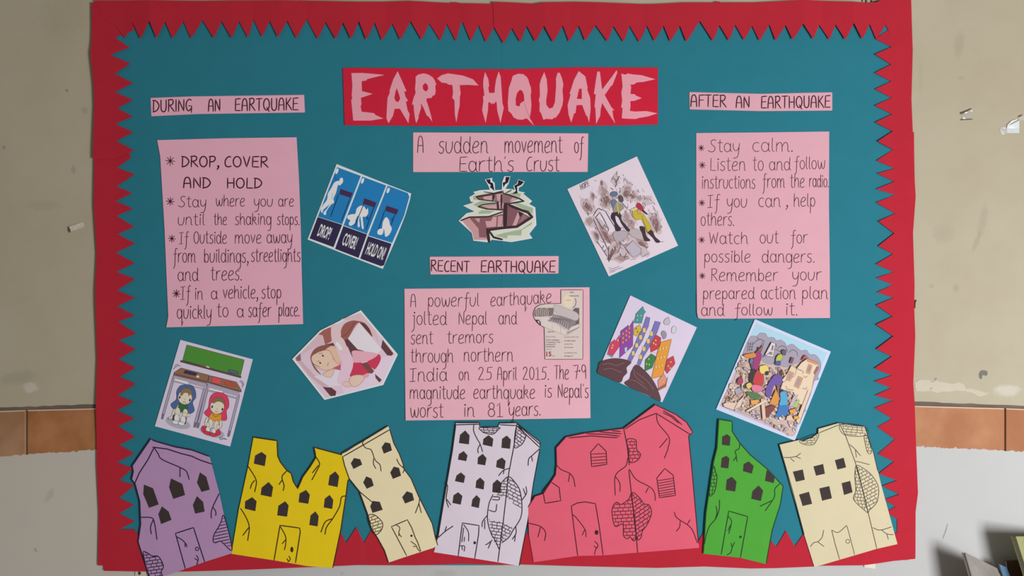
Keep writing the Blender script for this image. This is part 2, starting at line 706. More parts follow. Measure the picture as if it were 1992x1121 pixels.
X0, X1 = -1400, 3400
YT, YB = -600, 560.5 + ZC / S
rw = random.Random(2)
edge = []
x = X0
while x <= X1:
    edge.append((x, ptop(x) - 6.5 + rw.uniform(-.8, .8)))
    x += 14
wall = slab('wall_back', [(X0, YT)] + [(X1, YT)] + edge[::-1], -60, 0, M_UP)
tag(wall, 'beige plaster wall above an orange tile band, white below', kind='structure')
M_GRT = mat((0.17, 0.13, 0.10), 0.95, 0.2, 0.3, key='grout')
slab('mortar_joint', [(X0, 760), (X1, 760), (X1, 960), (X0, 960)], -60, -2.5, M_GRT, wall)
jag = []
x = X0
while x <= X1:
    jag.append((x, pbot(x) + rw.uniform(-1.6, 1.2) - (2.5 if rw.random() < .08 else 0)))
    x += 3.5 if 0 <= x < 200 or x > 1770 and x < 1992 else 30
slab('lower_plaster', jag + [(X1, YB), (X0, YB)], -60, 2.6, M_LOW, wall)


def tile_material(i, a, bcol):
    m = bpy.data.materials.new('terracotta_tile')
    m.use_nodes = True
    nt = m.node_tree
    b = nt.nodes['Principled BSDF']
    b.inputs['Roughness'].default_value = 0.6
    b.inputs['Specular IOR Level'].default_value = 0.3
    tc = nt.nodes.new('ShaderNodeTexCoord')
    n = nt.nodes.new('ShaderNodeTexNoise')
    n.noise_dimensions = '4D'
    n.inputs['Scale'].default_value = 9
    n.inputs['Detail'].default_value = 5
    n.inputs['Roughness'].default_value = 0.55
    n.inputs['W'].default_value = i * 3.7
    nt.links.new(tc.outputs['Object'], n.inputs['Vector'])
    r = nt.nodes.new('ShaderNodeMapRange')
    r.inputs['From Min'].default_value = 0.36
    r.inputs['From Max'].default_value = 0.64
    nt.links.new(n.outputs['Fac'], r.inputs['Value'])
    mx = nt.nodes.new('ShaderNodeMix')
    mx.data_type = 'RGBA'
    mx.inputs['A'].default_value = (*a, 1)
    mx.inputs['B'].default_value = (*bcol, 1)
    nt.links.new(r.outputs[0], mx.inputs['Factor'])
    nt.links.new(mx.outputs['Result'], b.inputs['Base Color'])
    return m


TM = [tile_material(0, (0.36, 0.18, 0.09), (0.48, 0.26, 0.15)), tile_material(1, (0.34, 0.13, 0.042), (0.48, 0.21, 0.09)),
      tile_material(2, (0.41, 0.150, 0.055), (0.50, 0.23, 0.105)), tile_material(3, (0.38, 0.13, 0.045), (0.43, 0.17, 0.07))]
M_EDGE_HI = mat((0.85, 0.62, 0.48), 0.3, 0, 0, 0.6)  # pale colour paints the bright highlight along each tile's top edge
joints = [51.5 + 272 * k for k in range(-5, 0)] + [51.5 + 272 * k for k in range(0, 7)] + [1955 + 272 * k for k in range(0, 5)]
for i in range(len(joints) - 1):
    a, b = joints[i] + 1.6, joints[i + 1] - 1.6
    mm = TM[3] if joints[i] >= 1950 else TM[2] if joints[i] > 1600 else TM[0] if joints[i] < 50 else TM[1]
    bev = 1.6
    out = [(a, ptop(a)), (b, ptop(b)), (b, pbot(b) + 3), (a, pbot(a) + 3)]
    inn = [(a + bev, ptop(a) + bev * 1.3), (b - bev, ptop(b) + bev * 1.3), (b - bev, pbot(b) + 3 - bev), (a + bev, pbot(a) + 3 - bev)]
    v = [tuple(P(*q, 2.4)) for q in inn] + [tuple(P(*q, 1.2)) for q in out] + [tuple(P(*q, -30, 1.2)) for q in out]
    f = [(3, 2, 1, 0)]
    for j in range(4):
        k = (j + 1) % 4
        f += [(j, k, 4 + k, 4 + j), (4 + j, 4 + k, 8 + k, 8 + j)]
    f += [(8, 9, 10, 11)]
    me = bpy.data.meshes.new('tile')
    me.from_pydata(v, [], f)
    me.materials.append(mm)
    me.materials.append(M_EDGE_HI)
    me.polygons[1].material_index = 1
    me.update()
    link('tile', me, wall)

# flaked paint, knock and scratch on the wall
M_FLK = mat((0.60, 0.54, 0.43), .8, .06, .1, key='flake')
Zf = Z(1750, 680, .19627)
slab('paint_flake', Zf('150,330 200,300 290,300 320,330 360,308 400,320 520,340 580,325 640,350 660,400 640,415 560,405 500,420 420,418 380,432 300,410 230,418 160,412'), 0, 0.9, M_FLK, wall)
slab('paint_flake', Zf('640,395 700,385 780,405 860,430 920,405 860,450 790,468 720,430 660,420'), 0, 0.6, M_FLK, wall)
M_HOLE = mat((0.20, 0.19, 0.17), .9, .1, .1, key='hole')
slab('chipped_spot', smooth(Zf('785,250 800,215 830,207 865,215 872,245 855,262 835,255 820,262 815,290 795,290'), 1, True), 0, 0.25, M_HOLE, wall)
slab('chipped_spot', Zf('340,295 355,280 372,285 365,300 345,306'), 0, 0.25, mat((0.32, 0.29, 0.24), .9, .1, .1, key='hole'), wall)
slab('chipped_spot', Zf('300,392 318,375 330,378 318,394 302,402'), 0, 1.05, mat((0.42, 0.38, 0.30), .9, .1, .1, key='hole'), wall)
Zs = Z(1792, 1000, .10793)
slab('scratch', Zs('468,180 482,185 460,290 425,380 400,440 385,460 385,420 415,350 440,270'), 2.4, 2.8, mat((0.34, 0.33, 0.32), .9, .1, .1, key='hole'), wall)

floor_m = mat((0.30, 0.28, 0.26), 0.6, 0.15, 0.1, key='floor')
me = bpy.data.meshes.new('floor')
me.from_pydata([(-4, -5, 0), (4, -5, 0), (4, 0.05, 0), (-4, 0.05, 0), (-4, -5, -.05), (4, -5, -.05), (4, 0.05, -.05), (-4, 0.05, -.05)], [],
               [(0, 1, 2, 3), (7, 6, 5, 4), (0, 4, 5, 1), (1, 5, 6, 2), (2, 6, 7, 3), (3, 7, 4, 0)])
me.materials.append(floor_m)
tag(link('floor', me), 'grey floor below the wall', kind='structure')

# ------------------------------------------------------------------ notice board, backing paper, border
RED = (0.52, 0.022, 0.042)
TEAL = (0.027, 0.210, 0.280)
M_RED = mat(RED, 0.85, 0.05, 0.05, 0.15, 'red')
M_TEAL = mat(TEAL, 0.9, 0.05, 0.06, 0.12, 'teal')

board = slab('notice_board', [(196, 12), (1766, 12), (1766, 1086), (212, 1098)], 2.7, 6.0, mat((0.45, 0.33, 0.22), .9, .2, .2, key='board'))
tag(board, 'thin flat notice board on the wall behind the coloured paper', 'notice board')

wav = lambda x, y: 0.1 * math.sin(x / 90.0) * math.sin(y / 70.0 + 1)
tl = [(196, 14), (977, 14), (977, 574.5), (196, 579)]
single('backing_sheet', [[(196, 570), (980, 566), (980, 1100), (205, 1100)]], 6.5, wav, 45, 0.25, M_TEAL,
       'teal paper sheet behind the lower left of the display, under the purple house', 'paper sheet')
single('backing_sheet', [[(972, 562), (1766, 560), (1766, 1090), (972, 1094)]], 6.85, wav, 45, 0.25, M_TEAL,
       'teal paper sheet behind the lower right of the display, under the rose and green houses', 'paper sheet')
single('backing_sheet', [tl], 7.2, wav, 45, 0.25, M_TEAL,
       'teal paper sheet behind the upper left of the display, under the during heading', 'paper sheet')
single('backing_sheet', [[(976, 12), (1766, 12), (1766, 568), (1300, 570.5), (976, 573.5)]], 7.55, wav, 45, 0.25, M_TEAL,
       'teal paper sheet behind the upper right of the display, under the after heading', 'paper sheet')


def foldfun(axis, lines):
    def h(x, y):
        t = x if axis == 'x' else y
        if t <= lines[0][0]: return lines[0][1]
        for (a, ha), (b, hb2) in zip(lines, lines[1:]):
            if t <= b:
                return ha + (hb2 - ha) * (t - a) / (b - a)
        return lines[-1][1]
    return h


def strip(loop, hb, axis, lines, label, side='', amp=1.8):
    ff = foldfun(axis, [(t, h * amp) for t, h in lines])
    def hh(x, y):       # the cut teeth stand a little proud of the sheet
        k = 0
        if side == 'left': k = (x - 225) / 35 * max(0, min(1, (860 - y) / 60)) * max(0, min(1, (y - 75) / 30))
        if side == 'right': k = (1738 - x) / 36 * max(0, min(1, (820 - y) / 60)) * max(0, min(1, (y - 80) / 30))
        if side == 'top': k = (y - 42) / 34 * max(0, min(1, (1725 - x) / 30, (x - 205) / 50))
        return ff(x, y) + 2.0 * max(0, min(1.2, k))
    return single('border_strip', [loop], hb, hh, 26, 0.3, M_RED, label, 'paper border',
                  folds=[(axis, t) for t, _ in lines])


Za, Zb, Zc_, Zd = Z(240, 20, .2008), Z(620, 20, .2008), Z(1000, 20, .2008), Z(1360, 20, .19076)
top = Za('20,275 92,120 175,285 258,108 330,278 408,112 480,278 583,108 660,278 768,98 880,275 955,108 1052,275 1123,108 1207,270 1263,92 1345,262 1420,105 1500,265 1592,105 1678,275 1777,88 1885,282')
top += Zb('70,118 168,285 238,122 318,285 392,110 465,292 545,122 612,295 715,130 792,292 892,108 998,292 1072,128 1180,297 1242,132 1330,303')
topB = Zb('1397,120 1475,303 1548,145 1620,312')
topC = Zb('1700,165 1790,325 1873,175') + Zc_('60,312 122,152 207,308 290,155 378,315 472,150 532,308 627,150 687,300 790,148 905,308 962,155 1060,312 1118,152 1212,312 1287,152 1358,303 1448,152 1512,308 1605,152 1668,310 1797,105 1925,303')
topC += Zd('205,155 302,315 367,150 455,308 540,160 612,315 715,148 777,315 880,155 950,308 1058,142 1160,300 1222,150 1325,305 1388,148 1487,308 1573,135 1658,300 1738,145 1803,300 1902,148 1975,305')
HB = 8.1
# left side, lower then upper
LZ1, LZ2, LZ3 = Z(170, 80, .2857), Z(170, 380, .2857), Z(170, 680, .2857)
L2 = LZ1('295,780 300,795 205,862 325,908 200,990 310,1035 195,1090') + LZ2('315,92 200,140 322,215 208,265 328,330 195,390 325,462 200,522 328,570 205,648 328,697 205,757 328,818 212,862 338,942 215,987 332,1048 215,1115') + \
    LZ3('330,125 222,187 335,232 212,312 322,355 205,415 327,468 212,522 327,595 220,650 323,708 203,768 312,808 218,890 322,925 218,1010 318,1058') + \
    [(232.7, 999), (262.7, 1014.6), (233.4, 1029.5), (266.5, 1051), (268, 1065), (262, 1100.5)]
strip([(184, 300)] + [(250, 292)] + L2 + [(190.5, 1100.5), (192.3, 1000), (188.6, 900), (187.7, 794), (189.2, 700), (185.7, 566), (187.7, 494), (183, 400)],
      HB, 'y', [(300, 0.6), (391, 1.2), (494, 0.1), (590, 1.6), (698, 0.4), (798, 2.4), (801, 2.2), (850, 0.5), (900, 1.2), (1000, .4), (1100, .4)],
      'long red zigzag border strip down the left edge below the overlap', 'left')
L1 = [(262, 4), (260, 59), (224, 73.3)] + LZ1('290,45 160,95 300,155 190,222 315,288 190,348 315,402 205,458 315,515 192,565 318,622 200,682 325,745 265,772 205,800')
strip([(178, 5)] + L1 + [(181.4, 309.5), (184, 208), (183, 166), (177, 105), (178.6, 80)],
      HB + 0.8, 'y', [(4, 0), (60, .1), (105, 2.0), (205, 1.0), (300, 2.4), (312, 2.0)],
      'short red zigzag border strip at the upper left side, lapping over the long one', 'left')
# right side
RZ1, RZ2, RZ3, RZ4 = Z(1680, 40, .2857), Z(1680, 340, .2857), Z(1680, 640, .2857), Z(1700, 700, .3753)
R2 = RZ1('85,955 208,1008 88,1043') + RZ2('208,48 82,98 212,138 82,190 213,265 95,318 205,400 95,487 198,540 80,610 203,663 83,703 197,750 88,800 203,838 82,888 195,965 80,1020') + \
    RZ3('198,50 82,137 190,187 70,268 190,317 70,357 187,402 75,452 198,487 73,538 193,612 92,668 212,752 95,853 207,903 100,985 225,1032') + \
    [(1716, 945), (1748.8, 962), (1720, 972), (1742, 986), (1722, 996), (1745, 1010), (1745, 1087)]
strip([(1777.7, 257), (1745, 257), (1736, 292)] + R2 + [(1780.7, 1086.6), (1781, 996), (1785, 959), (1782, 868), (1779.4, 788), (1776.6, 745), (1779.6, 654), (1778, 600), (1779, 554), (1775, 454), (1781, 383), (1778.6, 350)],
      HB, 'y', [(257, .5), (291, .5), (354, 1.6), (383, .6), (454, 2.0), (554, .4), (650, 1.8), (745, .4), (868, .3), (959, 1.5), (965, 1.1), (1000, .3), (1087, .3)],
      'long red zigzag border strip down the right edge below the overlap', 'right')
R1 = [(1733, 52), (1727, 59), (1702, 76)] + RZ1('190,180 72,232 185,300 72,358 187,415 75,468 190,527 72,580 192,638 75,695 195,755 90,825 195,880')
strip([(1772, -22), (1733, -22)] + R1 + [(1775, 291.5), (1775, 257), (1772.9, 194), (1775, 97), (1773.7, 40)],
      HB + 1.0, 'y', [(-22, 0), (60, .1), (91, 1.3), (194, .4), (291, 2.0)],
      'short red zigzag border strip at the upper right side, lapping over the long one', 'right')
# bottom
def teeth(x0, x1, yt, yb, step=34.5):
    out, x = [], x0
    while x < x1 - step * 0.6:
        out += [(x, yt), (x + step / 2, yb)]
        x += step
    return out
bot1 = [(204, 1030), (240, 1030)] + teeth(262, 640, 1030, 1058) + [(661, 1031), (673.5, 1056.8), (693.5, 1025.4), (708, 1056.8), (723, 1030.7), (740, 1058)] + teeth(757, 1005, 1030, 1058)
bot2 = teeth(990, 1500, 1036, 1062) + [(1501, 1054), (1510.8, 1063.7), (1529, 1032.4), (1546, 1063.7), (1564, 1037.8), (1582, 1064)] + teeth(1599, 1712, 1034, 1062) + [(1730, 1040), (1770, 1030)]
strip([(202, 1111), (204, 1030)] + bot1[1:] + [(1004, 1100), (900, 1097.2), (810, 1100), (721, 1100), (708, 1099), (650, 1101.8), (480, 1108.6), (400, 1111.3), (347, 1112.5), (262, 1112)],
      HB + 0.5, 'x', [(202, .5), (300, 2.0), (400, 0.2), (403, 0.3), (500, 2.0), (606, .4), (700, 1.9), (710, 0.3), (809, 1.7), (900, .4), (1004, .8)],
      'red zigzag border strip along the bottom left, below the purple, yellow and white houses', amp=.6)
strip(bot2 + [(1779.8, 1030), (1779.8, 1087.8), (1738, 1091.7), (1704, 1097), (1677, 1100), (1600, 1101), (1583, 1102.6), (1507, 1105.8), (1461, 1106.4), (1370, 1102.4), (1279, 1105.3), (1108, 1101.5), (990, 1098)],
      HB + 0.8, 'x', [(990, .8), (1070, .2), (1180, 1.6), (1279, .2), (1380, 1.7), (1480, .3), (1600, .6), (1683, 2.6), (1690, 0.5), (1780, .3)],
      'red zigzag border strip along the bottom right, below the rose and green houses', amp=.6)
# top: middle piece first, then the two long ones over it
strip([(880, 4), (880, 46), (900.5, 44)] + topB + [(961.5, 53), (970, 56), (970, 8), (891, 6.6)], HB + 0.8, 'x', [(880, .2), (909, 1.2), (970, .2)],
      'small red piece of the top border between the two long top strips', 'top')
strip([(183, 0.8)] + [(206, 40), (222, 47)] + top + [(897, 44), (893, 4.6), (877, 6), (799, 2.4), (698, 4.5), (596, 1.5), (493, 1), (400, 2.4), (330, 1.5)],
      HB + 1.6, 'x', [(183, 0), (240, .2), (291, 2.8), (340, .6), (395, 1.0), (450, 1.4), (493, 0.2), (545, 1.8), (597, .4), (650, 1.8), (700, 2.4), (750, .4), (802, 1.8), (850, .3), (893, .4)],
      'long red zigzag border strip along the top left, up to the middle', 'top')
strip([(958.7, 3.6), (961, 53)] + topC + [(1742, 76), (1744, -14), (1720, -2), (1704, 4.4), (1689, 6.2), (1664, 4.4), (1565, .7), (1470, 4.9), (1390, 5.5), (1332, 5.5), (1280, 8.2), (1255, 8.2), (1120, 3.9), (1060, 5.4), (1040, 8), (1000, 5.4)],
      HB + 1.9, 'x', [(958, .7), (1010, .8), (1060, 2.2), (1110, .6), (1160, 1.6), (1252, .3), (1262, .9), (1365, 1.8), (1470, .5), (1525, 1.4), (1563, 2.6), (1600, .5), (1660, 2.6), (1668, 1.8), (1715, .1), (1745, 0)],
      'long red zigzag border strip along the top right, from the middle to the corner', 'top')

# ------------------------------------------------------------------ title banner
PINKL = seen((222, 152, 166), 0.62)
M_PL = mat(PINKL, 0.85, 0.03, 0.03, 0.15, 'pink')
M_BAN = mat(seen((190, 32, 56), 0.60), 0.85, 0.05, 0.05, 0.15, 'red')
hban = lambda x, y: 0.9 + 0.8 * math.sin((x - 670) / 610 * 9.0) * (0.35 + 0.65 * (y - 131) / 112)
ban = Item('title_banner', [(667, 132), (760, 132.5), (870, 135), (1000, 134.5), (1120, 131), (1279.7, 131.6), (1279.7, 242.3), (1200, 244.5), (1080, 245), (960, 244), (860, 246), (760, 244.5), (670.4, 244)],
           9.2, hban, 14, m=M_BAN, sheet='banner_paper', label='red banner with the ten jagged pink letters of EARTHQUAKE at top centre', cat='banner')
z7, z8 = Z(660, 120, .16064), Z(960, 120, .16566)
letters = [
    (z7, '148,140 275,138 400,148 548,162 430,190 340,212 328,230 272,238 275,358 405,392 262,440 270,520 258,535 272,608 422,625 440,648 535,690 380,715 170,715 145,460 158,455 152,400 160,290', None),
    (z7, '708,118 752,215 815,360 788,362 802,425 832,472 808,490 828,590 852,635 838,748 735,572 672,572 650,660 597,748 572,690 578,560 585,440 612,380 610,350 655,215', '697,322 725,400 738,450 720,485 705,492 680,475 668,440 680,370'),
    (z7, '925,185 955,158 1025,143 1080,158 1130,190 1155,225 1175,275 1162,300 1168,360 1158,405 1135,412 1115,442 1062,445 1055,470 1085,560 1110,650 1128,730 1080,665 1060,655 1020,560 988,503 992,560 960,660 962,685 932,748 918,690 905,590 900,520 880,522 900,440 925,380 918,330 925,250', '1042,258 1070,285 1078,325 1062,358 1040,360 1015,335 1010,290'),
    (z7, '1185,205 1240,165 1315,143 1400,155 1500,170 1620,215 1688,290 1560,282 1458,285 1470,385 1460,430 1458,530 1440,610 1418,740 1400,640 1395,470 1368,440 1378,380 1370,285 1320,278 1300,262 1240,255', None),
    (z7, '1765,125 1805,215 1815,290 1805,320 1815,380 1880,378 1885,310 1898,220 1930,120 1955,185 1962,290 1972,440 1975,500 1992,560 1952,745 1912,590 1905,488 1888,490 1875,515 1860,500 1845,518 1830,495 1805,492 1800,590 1772,745 1730,590 1745,480 1740,420 1757,410 1742,290 1745,220', None),
    (z8, '230,165 290,143 350,148 395,185 412,220 415,240 440,310 443,370 435,385 445,500 440,580 425,655 477,755 400,675 385,665 340,683 280,678 235,655 210,610 175,580 168,480 180,310 212,220 220,185', '310,330 340,345 357,390 362,460 315,490 305,528 262,515 260,440 275,370'),
    (z8, '595,123 625,210 635,340 618,460 622,510 655,553 695,540 720,480 735,290 733,200 752,132 778,132 805,200 820,270 810,330 818,440 810,510 775,600 725,665 715,655 690,678 620,672 585,683 560,610 540,580 542,490 532,455 545,400 542,270 555,215', None),
    (z8, '1000,112 1078,175 1105,310 1100,330 1135,430 1140,560 1122,718 1100,640 1090,640 1040,510 975,512 962,605 945,610 912,718 880,620 870,510 905,385 892,375 905,340 945,215', '1005,320 1035,318 1037,440 978,438'),
    (z8, '1218,118 1248,118 1275,330 1385,185 1445,100 1453,130 1395,280 1380,285 1305,395 1385,540 1420,572 1395,572 1405,650 1430,732 1350,610 1275,487 1258,560 1252,640 1230,680 1205,735 1195,540 1185,535 1200,385 1178,380 1200,230', None),
    (z8, '1500,143 1555,155 1570,140 1640,152 1735,160 1898,208 1755,240 1680,245 1650,268 1605,272 1615,295 1608,380 1660,385 1670,400 1740,430 1650,462 1605,465 1608,530 1600,580 1660,588 1790,582 1925,608 1810,645 1710,662 1665,675 1540,670 1505,665 1515,545 1498,540 1510,455 1500,365 1515,290', None)]
for (zz, o_, h_) in letters:
    lp = [zz(o_)] + ([zz(h_)] if h_ else [])
    me = sheet_mesh('letter', lp, 9.2, lambda x, y: hban(x, y) + 0.45, 14, 0.3, M_PL, ban.org)
    link('letter', me, ban.root)
qk = Ink(ban, 'crease')
ban.lift = 0.5
qk.line(z8('362,480 390,570 412,630 440,690'), 0.8, mat(seen((175, 105, 120), .6), key='ink'))
qk.done()

# ------------------------------------------------------------------ pink strips and notes
M_INK = mat((0.060, 0.010, 0.020), 0.6, 0, 0, 0.2)
M_PINK = [mat(seen(cc, ee), 0.85, 0.03, 0.03, 0.15, 'pink') for cc, ee in
          (((203, 132, 148), .465), ((219, 158, 171), .575), ((220, 166, 180), .655))]


def card(name, outline, m, label, cat, words, stars=(), w=1.3, hb=8.6, hf=None, step=16, wcap=None, group=None):
    it = Item(name, outline, hb, hf or (lambda x, y: 0.5), step, m=m, sheet='card_paper', label=label, cat=cat, group=group)
    rows = {}
    for wd in words:
        rows.setdefault(wd[0], []).append(wd[1:])
    for r in sorted(rows):
        for a in rows[r]:
            k = Ink(it, 'written_word')
            t, x0, x1, yb, H = a[:5]
            yb2 = a[5] if len(a) > 5 else None
            ww = wcap if (wcap and t.upper() == t and len(t) > 2) else w
            write(k, t, x0, x1, yb, H, ww, M_INK, yb2)
            k.done()
        for s in stars:
            if s[0] == r:
                k = Ink(it, 'star_bullet')
                star(k, s[1], s[2], s[3], s[4] if len(s) > 4 else 1.6, M_INK)
                k.done()
    return it


card('heading_strip', pinked([(292.3, 190), (373, 187), (592.3, 184), (594, 219.6), (386, 222.6), (293.8, 227)]), M_PINK[0],
     'pink heading strip with cut zigzag edges reading DURING AN EARTQUAKE, upper left', 'heading strip',
     [(0, 'DUR|NG', 297.3, 373.9, 218.2, 23.5, 216.5), (0, 'AN', 404.7, 429, 216.4, 24), (0, 'EARTQUAKE', 456.7, 580.4, 216.2, 24, 214)], w=2.3, step=12)
card('heading_strip', pinked([(1340.3, 178.6), (1480, 182), (1619.5, 179), (1619.5, 215.9), (1480, 217), (1341, 213.6)]), M_PINK[2],
     'pink heading strip with cut zigzag edges reading AFTER AN EARTHQUAKE, upper right', 'heading strip',
     [(0, 'AFTER', 1342.8, 1412.8, 207.4, 23.5, 208.6), (0, 'AN', 1431, 1458.5, 210, 23), (0, 'EARTHQUAKE', 1480, 1615, 210.8, 23.5, 209.5)], w=2.3, step=12)
card('heading_strip', pinked([(835.3, 499), (1087.5, 497.6), (1087, 533), (836.8, 534.8)]), M_PINK[1],
     'pink heading strip with cut zigzag edges reading RECENT EARTHQUAKE, centre', 'heading strip',
     [(0, 'RECENT', 837.8, 913.5, 527.6, 21.5, 530), (0, 'EARTHQUAKE', 935, 1080.4, 529.7, 22.5, 530)], w=2.3, step=12)
card('definition_card', pinked([(803, 257), (1145, 259), (1143.8, 335.3), (803, 335.6)]), M_PINK[1],
     'pink card with zigzag edges reading A sudden movement of Earth\'s Crust, below the title', 'card',
     [(0, 'A', 811.4, 824.4, 297.2, 33), (0, 'sudden', 853, 949.7, 298, 32), (0, 'movement', 981, 1093.7, 297.2, 32), (0, 'of', 1117, 1135, 297.6, 30),
      (1, "Earth's", 892.7, 1000, 333.8, 29), (1, 'Crust', 1023, 1088, 332.9, 29)], w=1.6, step=12)

h1 = lambda x, y: 0.4 + 1.6 * max(0, (x - 450) / 140) ** 2 + 0.8 * max(0, (350 - x) / 40)
card('note_card', [(306, 272.8), (440, 269), (577.2, 267.3), (582, 350), (585.6, 450), (587, 520), (590, 630.7), (460, 634), (323.7, 637), (327.5, 616), (320.2, 445), (311.8, 303.5)], M_PINK[0],
     'large pink handwritten note beginning DROP, COVER AND HOLD, left side', 'note',
     [(0, 'DROP,', 353.3, 427, 325, 21), (0, 'COVER', 436, 522, 324.5, 21, 326), (1, 'AND', 356, 410, 366, 21), (1, 'HOLD', 441, 510, 366, 20),
      (2, 'Stay', 347.4, 401.5, 403, 21), (2, 'where', 419.9, 476.4, 401.6, 22), (2, 'you', 494, 531, 401.6, 21), (2, 'are', 541.5, 572, 401.6, 21),
      (3, 'until', 346, 398.5, 438, 22), (3, 'the', 415.8, 441.6, 437.6, 22), (3, 'shaking', 457.3, 528, 437.6, 23), (3, 'stops.', 539.4, 583, 437.6, 22),
      (4, 'If', 349, 366.8, 474.7, 23), (4, 'Outside', 376.6, 441.4, 474, 24), (4, 'move', 456.7, 508.8, 473.7, 24), (4, 'away', 519, 569, 473.3, 24),
      (5, 'from', 336.8, 380.9, 510.8, 26), (5, 'buildings,', 396.8, 484, 510.8, 26), (5, 'streetlights', 488.6, 585, 509.3, 25),
      (6, 'and', 345.8, 386.5, 547, 25), (6, 'trees.', 410, 470.8, 545.3, 26),
      (7, 'If', 351.8, 370.6, 583.3, 26), (7, 'in', 379, 395, 582.6, 23), (7, 'a', 410.5, 423.4, 582.4, 23), (7, 'vehicle,', 433.9, 502.6, 581, 25), (7, 'stop', 509, 547.6, 580.5, 25),
      (8, 'quickly', 344.3, 411.8, 619.9, 26), (8, 'to', 422, 444.6, 616.5, 26), (8, 'a', 460.9, 474.5, 617, 24), (8, 'safer', 483, 528, 616.5, 26), (8, 'place.', 542, 583, 615.2, 25)],
     [(0, 331.4, 313.3, 9), (2, 331.4, 392, 8), (4, 334.6, 464.4, 7.2), (7, 343.4, 571.5, 7.8)], w=1.4, wcap=2.5, hf=h1)
h2 = lambda x, y: 0.3 + 0.9 * max(0, (y - 700) / 118) ** 2
note2 = card('note_card', [(786.7, 562), (960, 560.5), (1146.8, 559), (1147.5, 700), (1148.6, 813.7), (960, 816.5), (789, 818.2), (787.5, 700)], M_PINK[1],
     'large pink handwritten note about the Nepal earthquake of 25 April 2015, centre', 'note',
     [(0, 'A', 798, 809.6, 597.4, 25.5), (0, 'powerful', 831.9, 932.2, 597, 25, 595.5), (0, 'earthquake', 954, 1072.8, 596.5, 25, 589.5),
      (1, 'jolted', 802, 869.3, 632, 26), (1, 'Nepal', 891.6, 947.5, 631.5, 25), (1, 'and', 969.8, 1005.7, 631, 25),
      (2, 'sent', 799, 842, 669.6, 25), (2, 'tremors', 870, 959.7, 668.5, 24, 667),
      (3, 'through', 798.7, 882, 705.3, 26), (3, 'northern', 902, 998.4, 703.4, 26),
      (4, 'India', 797.5, 870, 742.5, 26, 741), (4, 'on', 892.5, 913, 739.7, 23), (4, '25', 929.7, 957.4, 739.3, 25), (4, 'April', 967, 1005.5, 739.3, 25), (4, '2015.', 1016.5, 1068, 738.7, 25), (4, 'The', 1078.5, 1106.6, 738, 27), (4, '7~9', 1114.8, 1140, 737.4, 28),
      (5, 'magnitude', 797, 905, 776.3, 25.5), (5, 'earthquake', 920.8, 1041, 775.9, 26), (5, 'is', 1059, 1074, 773, 25), (5, "Nepal's", 1084.6, 1145, 774, 27),
      (6, 'worst', 798, 862.4, 812, 27), (6, 'in', 902, 923.5, 811.2, 26), (6, '81', 948.8, 978.4, 810.6, 27), (6, 'years.', 989.8, 1051.8, 810.6, 26, 808)], w=1.4, hf=h2)
h3 = lambda x, y: 0.5 + 1.8 * max(0, (1420 - x) / 66) ** 2 * max(0, (y - 380) / 240)
card('note_card', [(1354.3, 259), (1480, 257.8), (1613, 256), (1612.4, 400), (1614, 520), (1614.5, 618.8), (1480, 619.8), (1362, 620.4), (1357.5, 618), (1355.5, 608), (1354.6, 500)], M_PINK[2],
     'large pink handwritten note beginning Stay calm, right side', 'note',
     [(0, 'Stay', 1377.8, 1439, 295.7, 24), (0, 'calm.', 1463, 1542.6, 295, 26),
      (1, 'Listen', 1381, 1450.6, 332, 25), (1, 'to', 1464, 1485.4, 331.6, 27), (1, 'and', 1496, 1538, 331.4, 24), (1, 'follow', 1545, 1605, 329, 24),
      (2, 'instructions', 1365, 1469.4, 366.7, 25), (2, 'from', 1482.8, 1526.5, 365.3, 26), (2, 'the', 1537, 1565, 365, 26), (2, 'radio.', 1573.8, 1612, 364, 24),
      (3, 'If', 1376.6, 1399.8, 404.2, 25), (3, 'you', 1413.7, 1453.3, 403.3, 24), (3, 'can', 1474.7, 1518.5, 402.8, 25), (3, ',', 1528, 1533.6, 401.5, 25), (3, 'help', 1543.8, 1586, 402, 25),
      (4, 'others.', 1363, 1428, 439, 25),
      (5, 'Watch', 1379, 1455, 474.6, 23), (5, 'out', 1477.8, 1514.5, 473.4, 24), (5, 'for', 1538, 1571, 473.4, 24),
      (6, 'possible', 1369.4, 1460, 510.3, 23), (6, 'dangers.', 1482, 1584.5, 510.8, 24),
      (7, 'Remember', 1382.8, 1513.5, 546.9, 24), (7, 'your', 1540.8, 1598, 545, 23),
      (8, 'prepared', 1366.8, 1468, 582, 23), (8, 'action', 1480, 1548, 582, 25), (8, 'plan', 1559.5, 1610.4, 581.7, 24),
      (9, 'and', 1363.7, 1409, 614.2, 23), (9, 'follow', 1429, 1503, 613.5, 22), (9, 'it.', 1528, 1551.5, 613.5, 24)],
     [(0, 1364, 288, 5.8), (1, 1366, 321.6, 6.6), (3, 1365.3, 394.9, 6), (5, 1365, 467, 6), (7, 1366, 537, 6)], w=1.3, hf=h3)


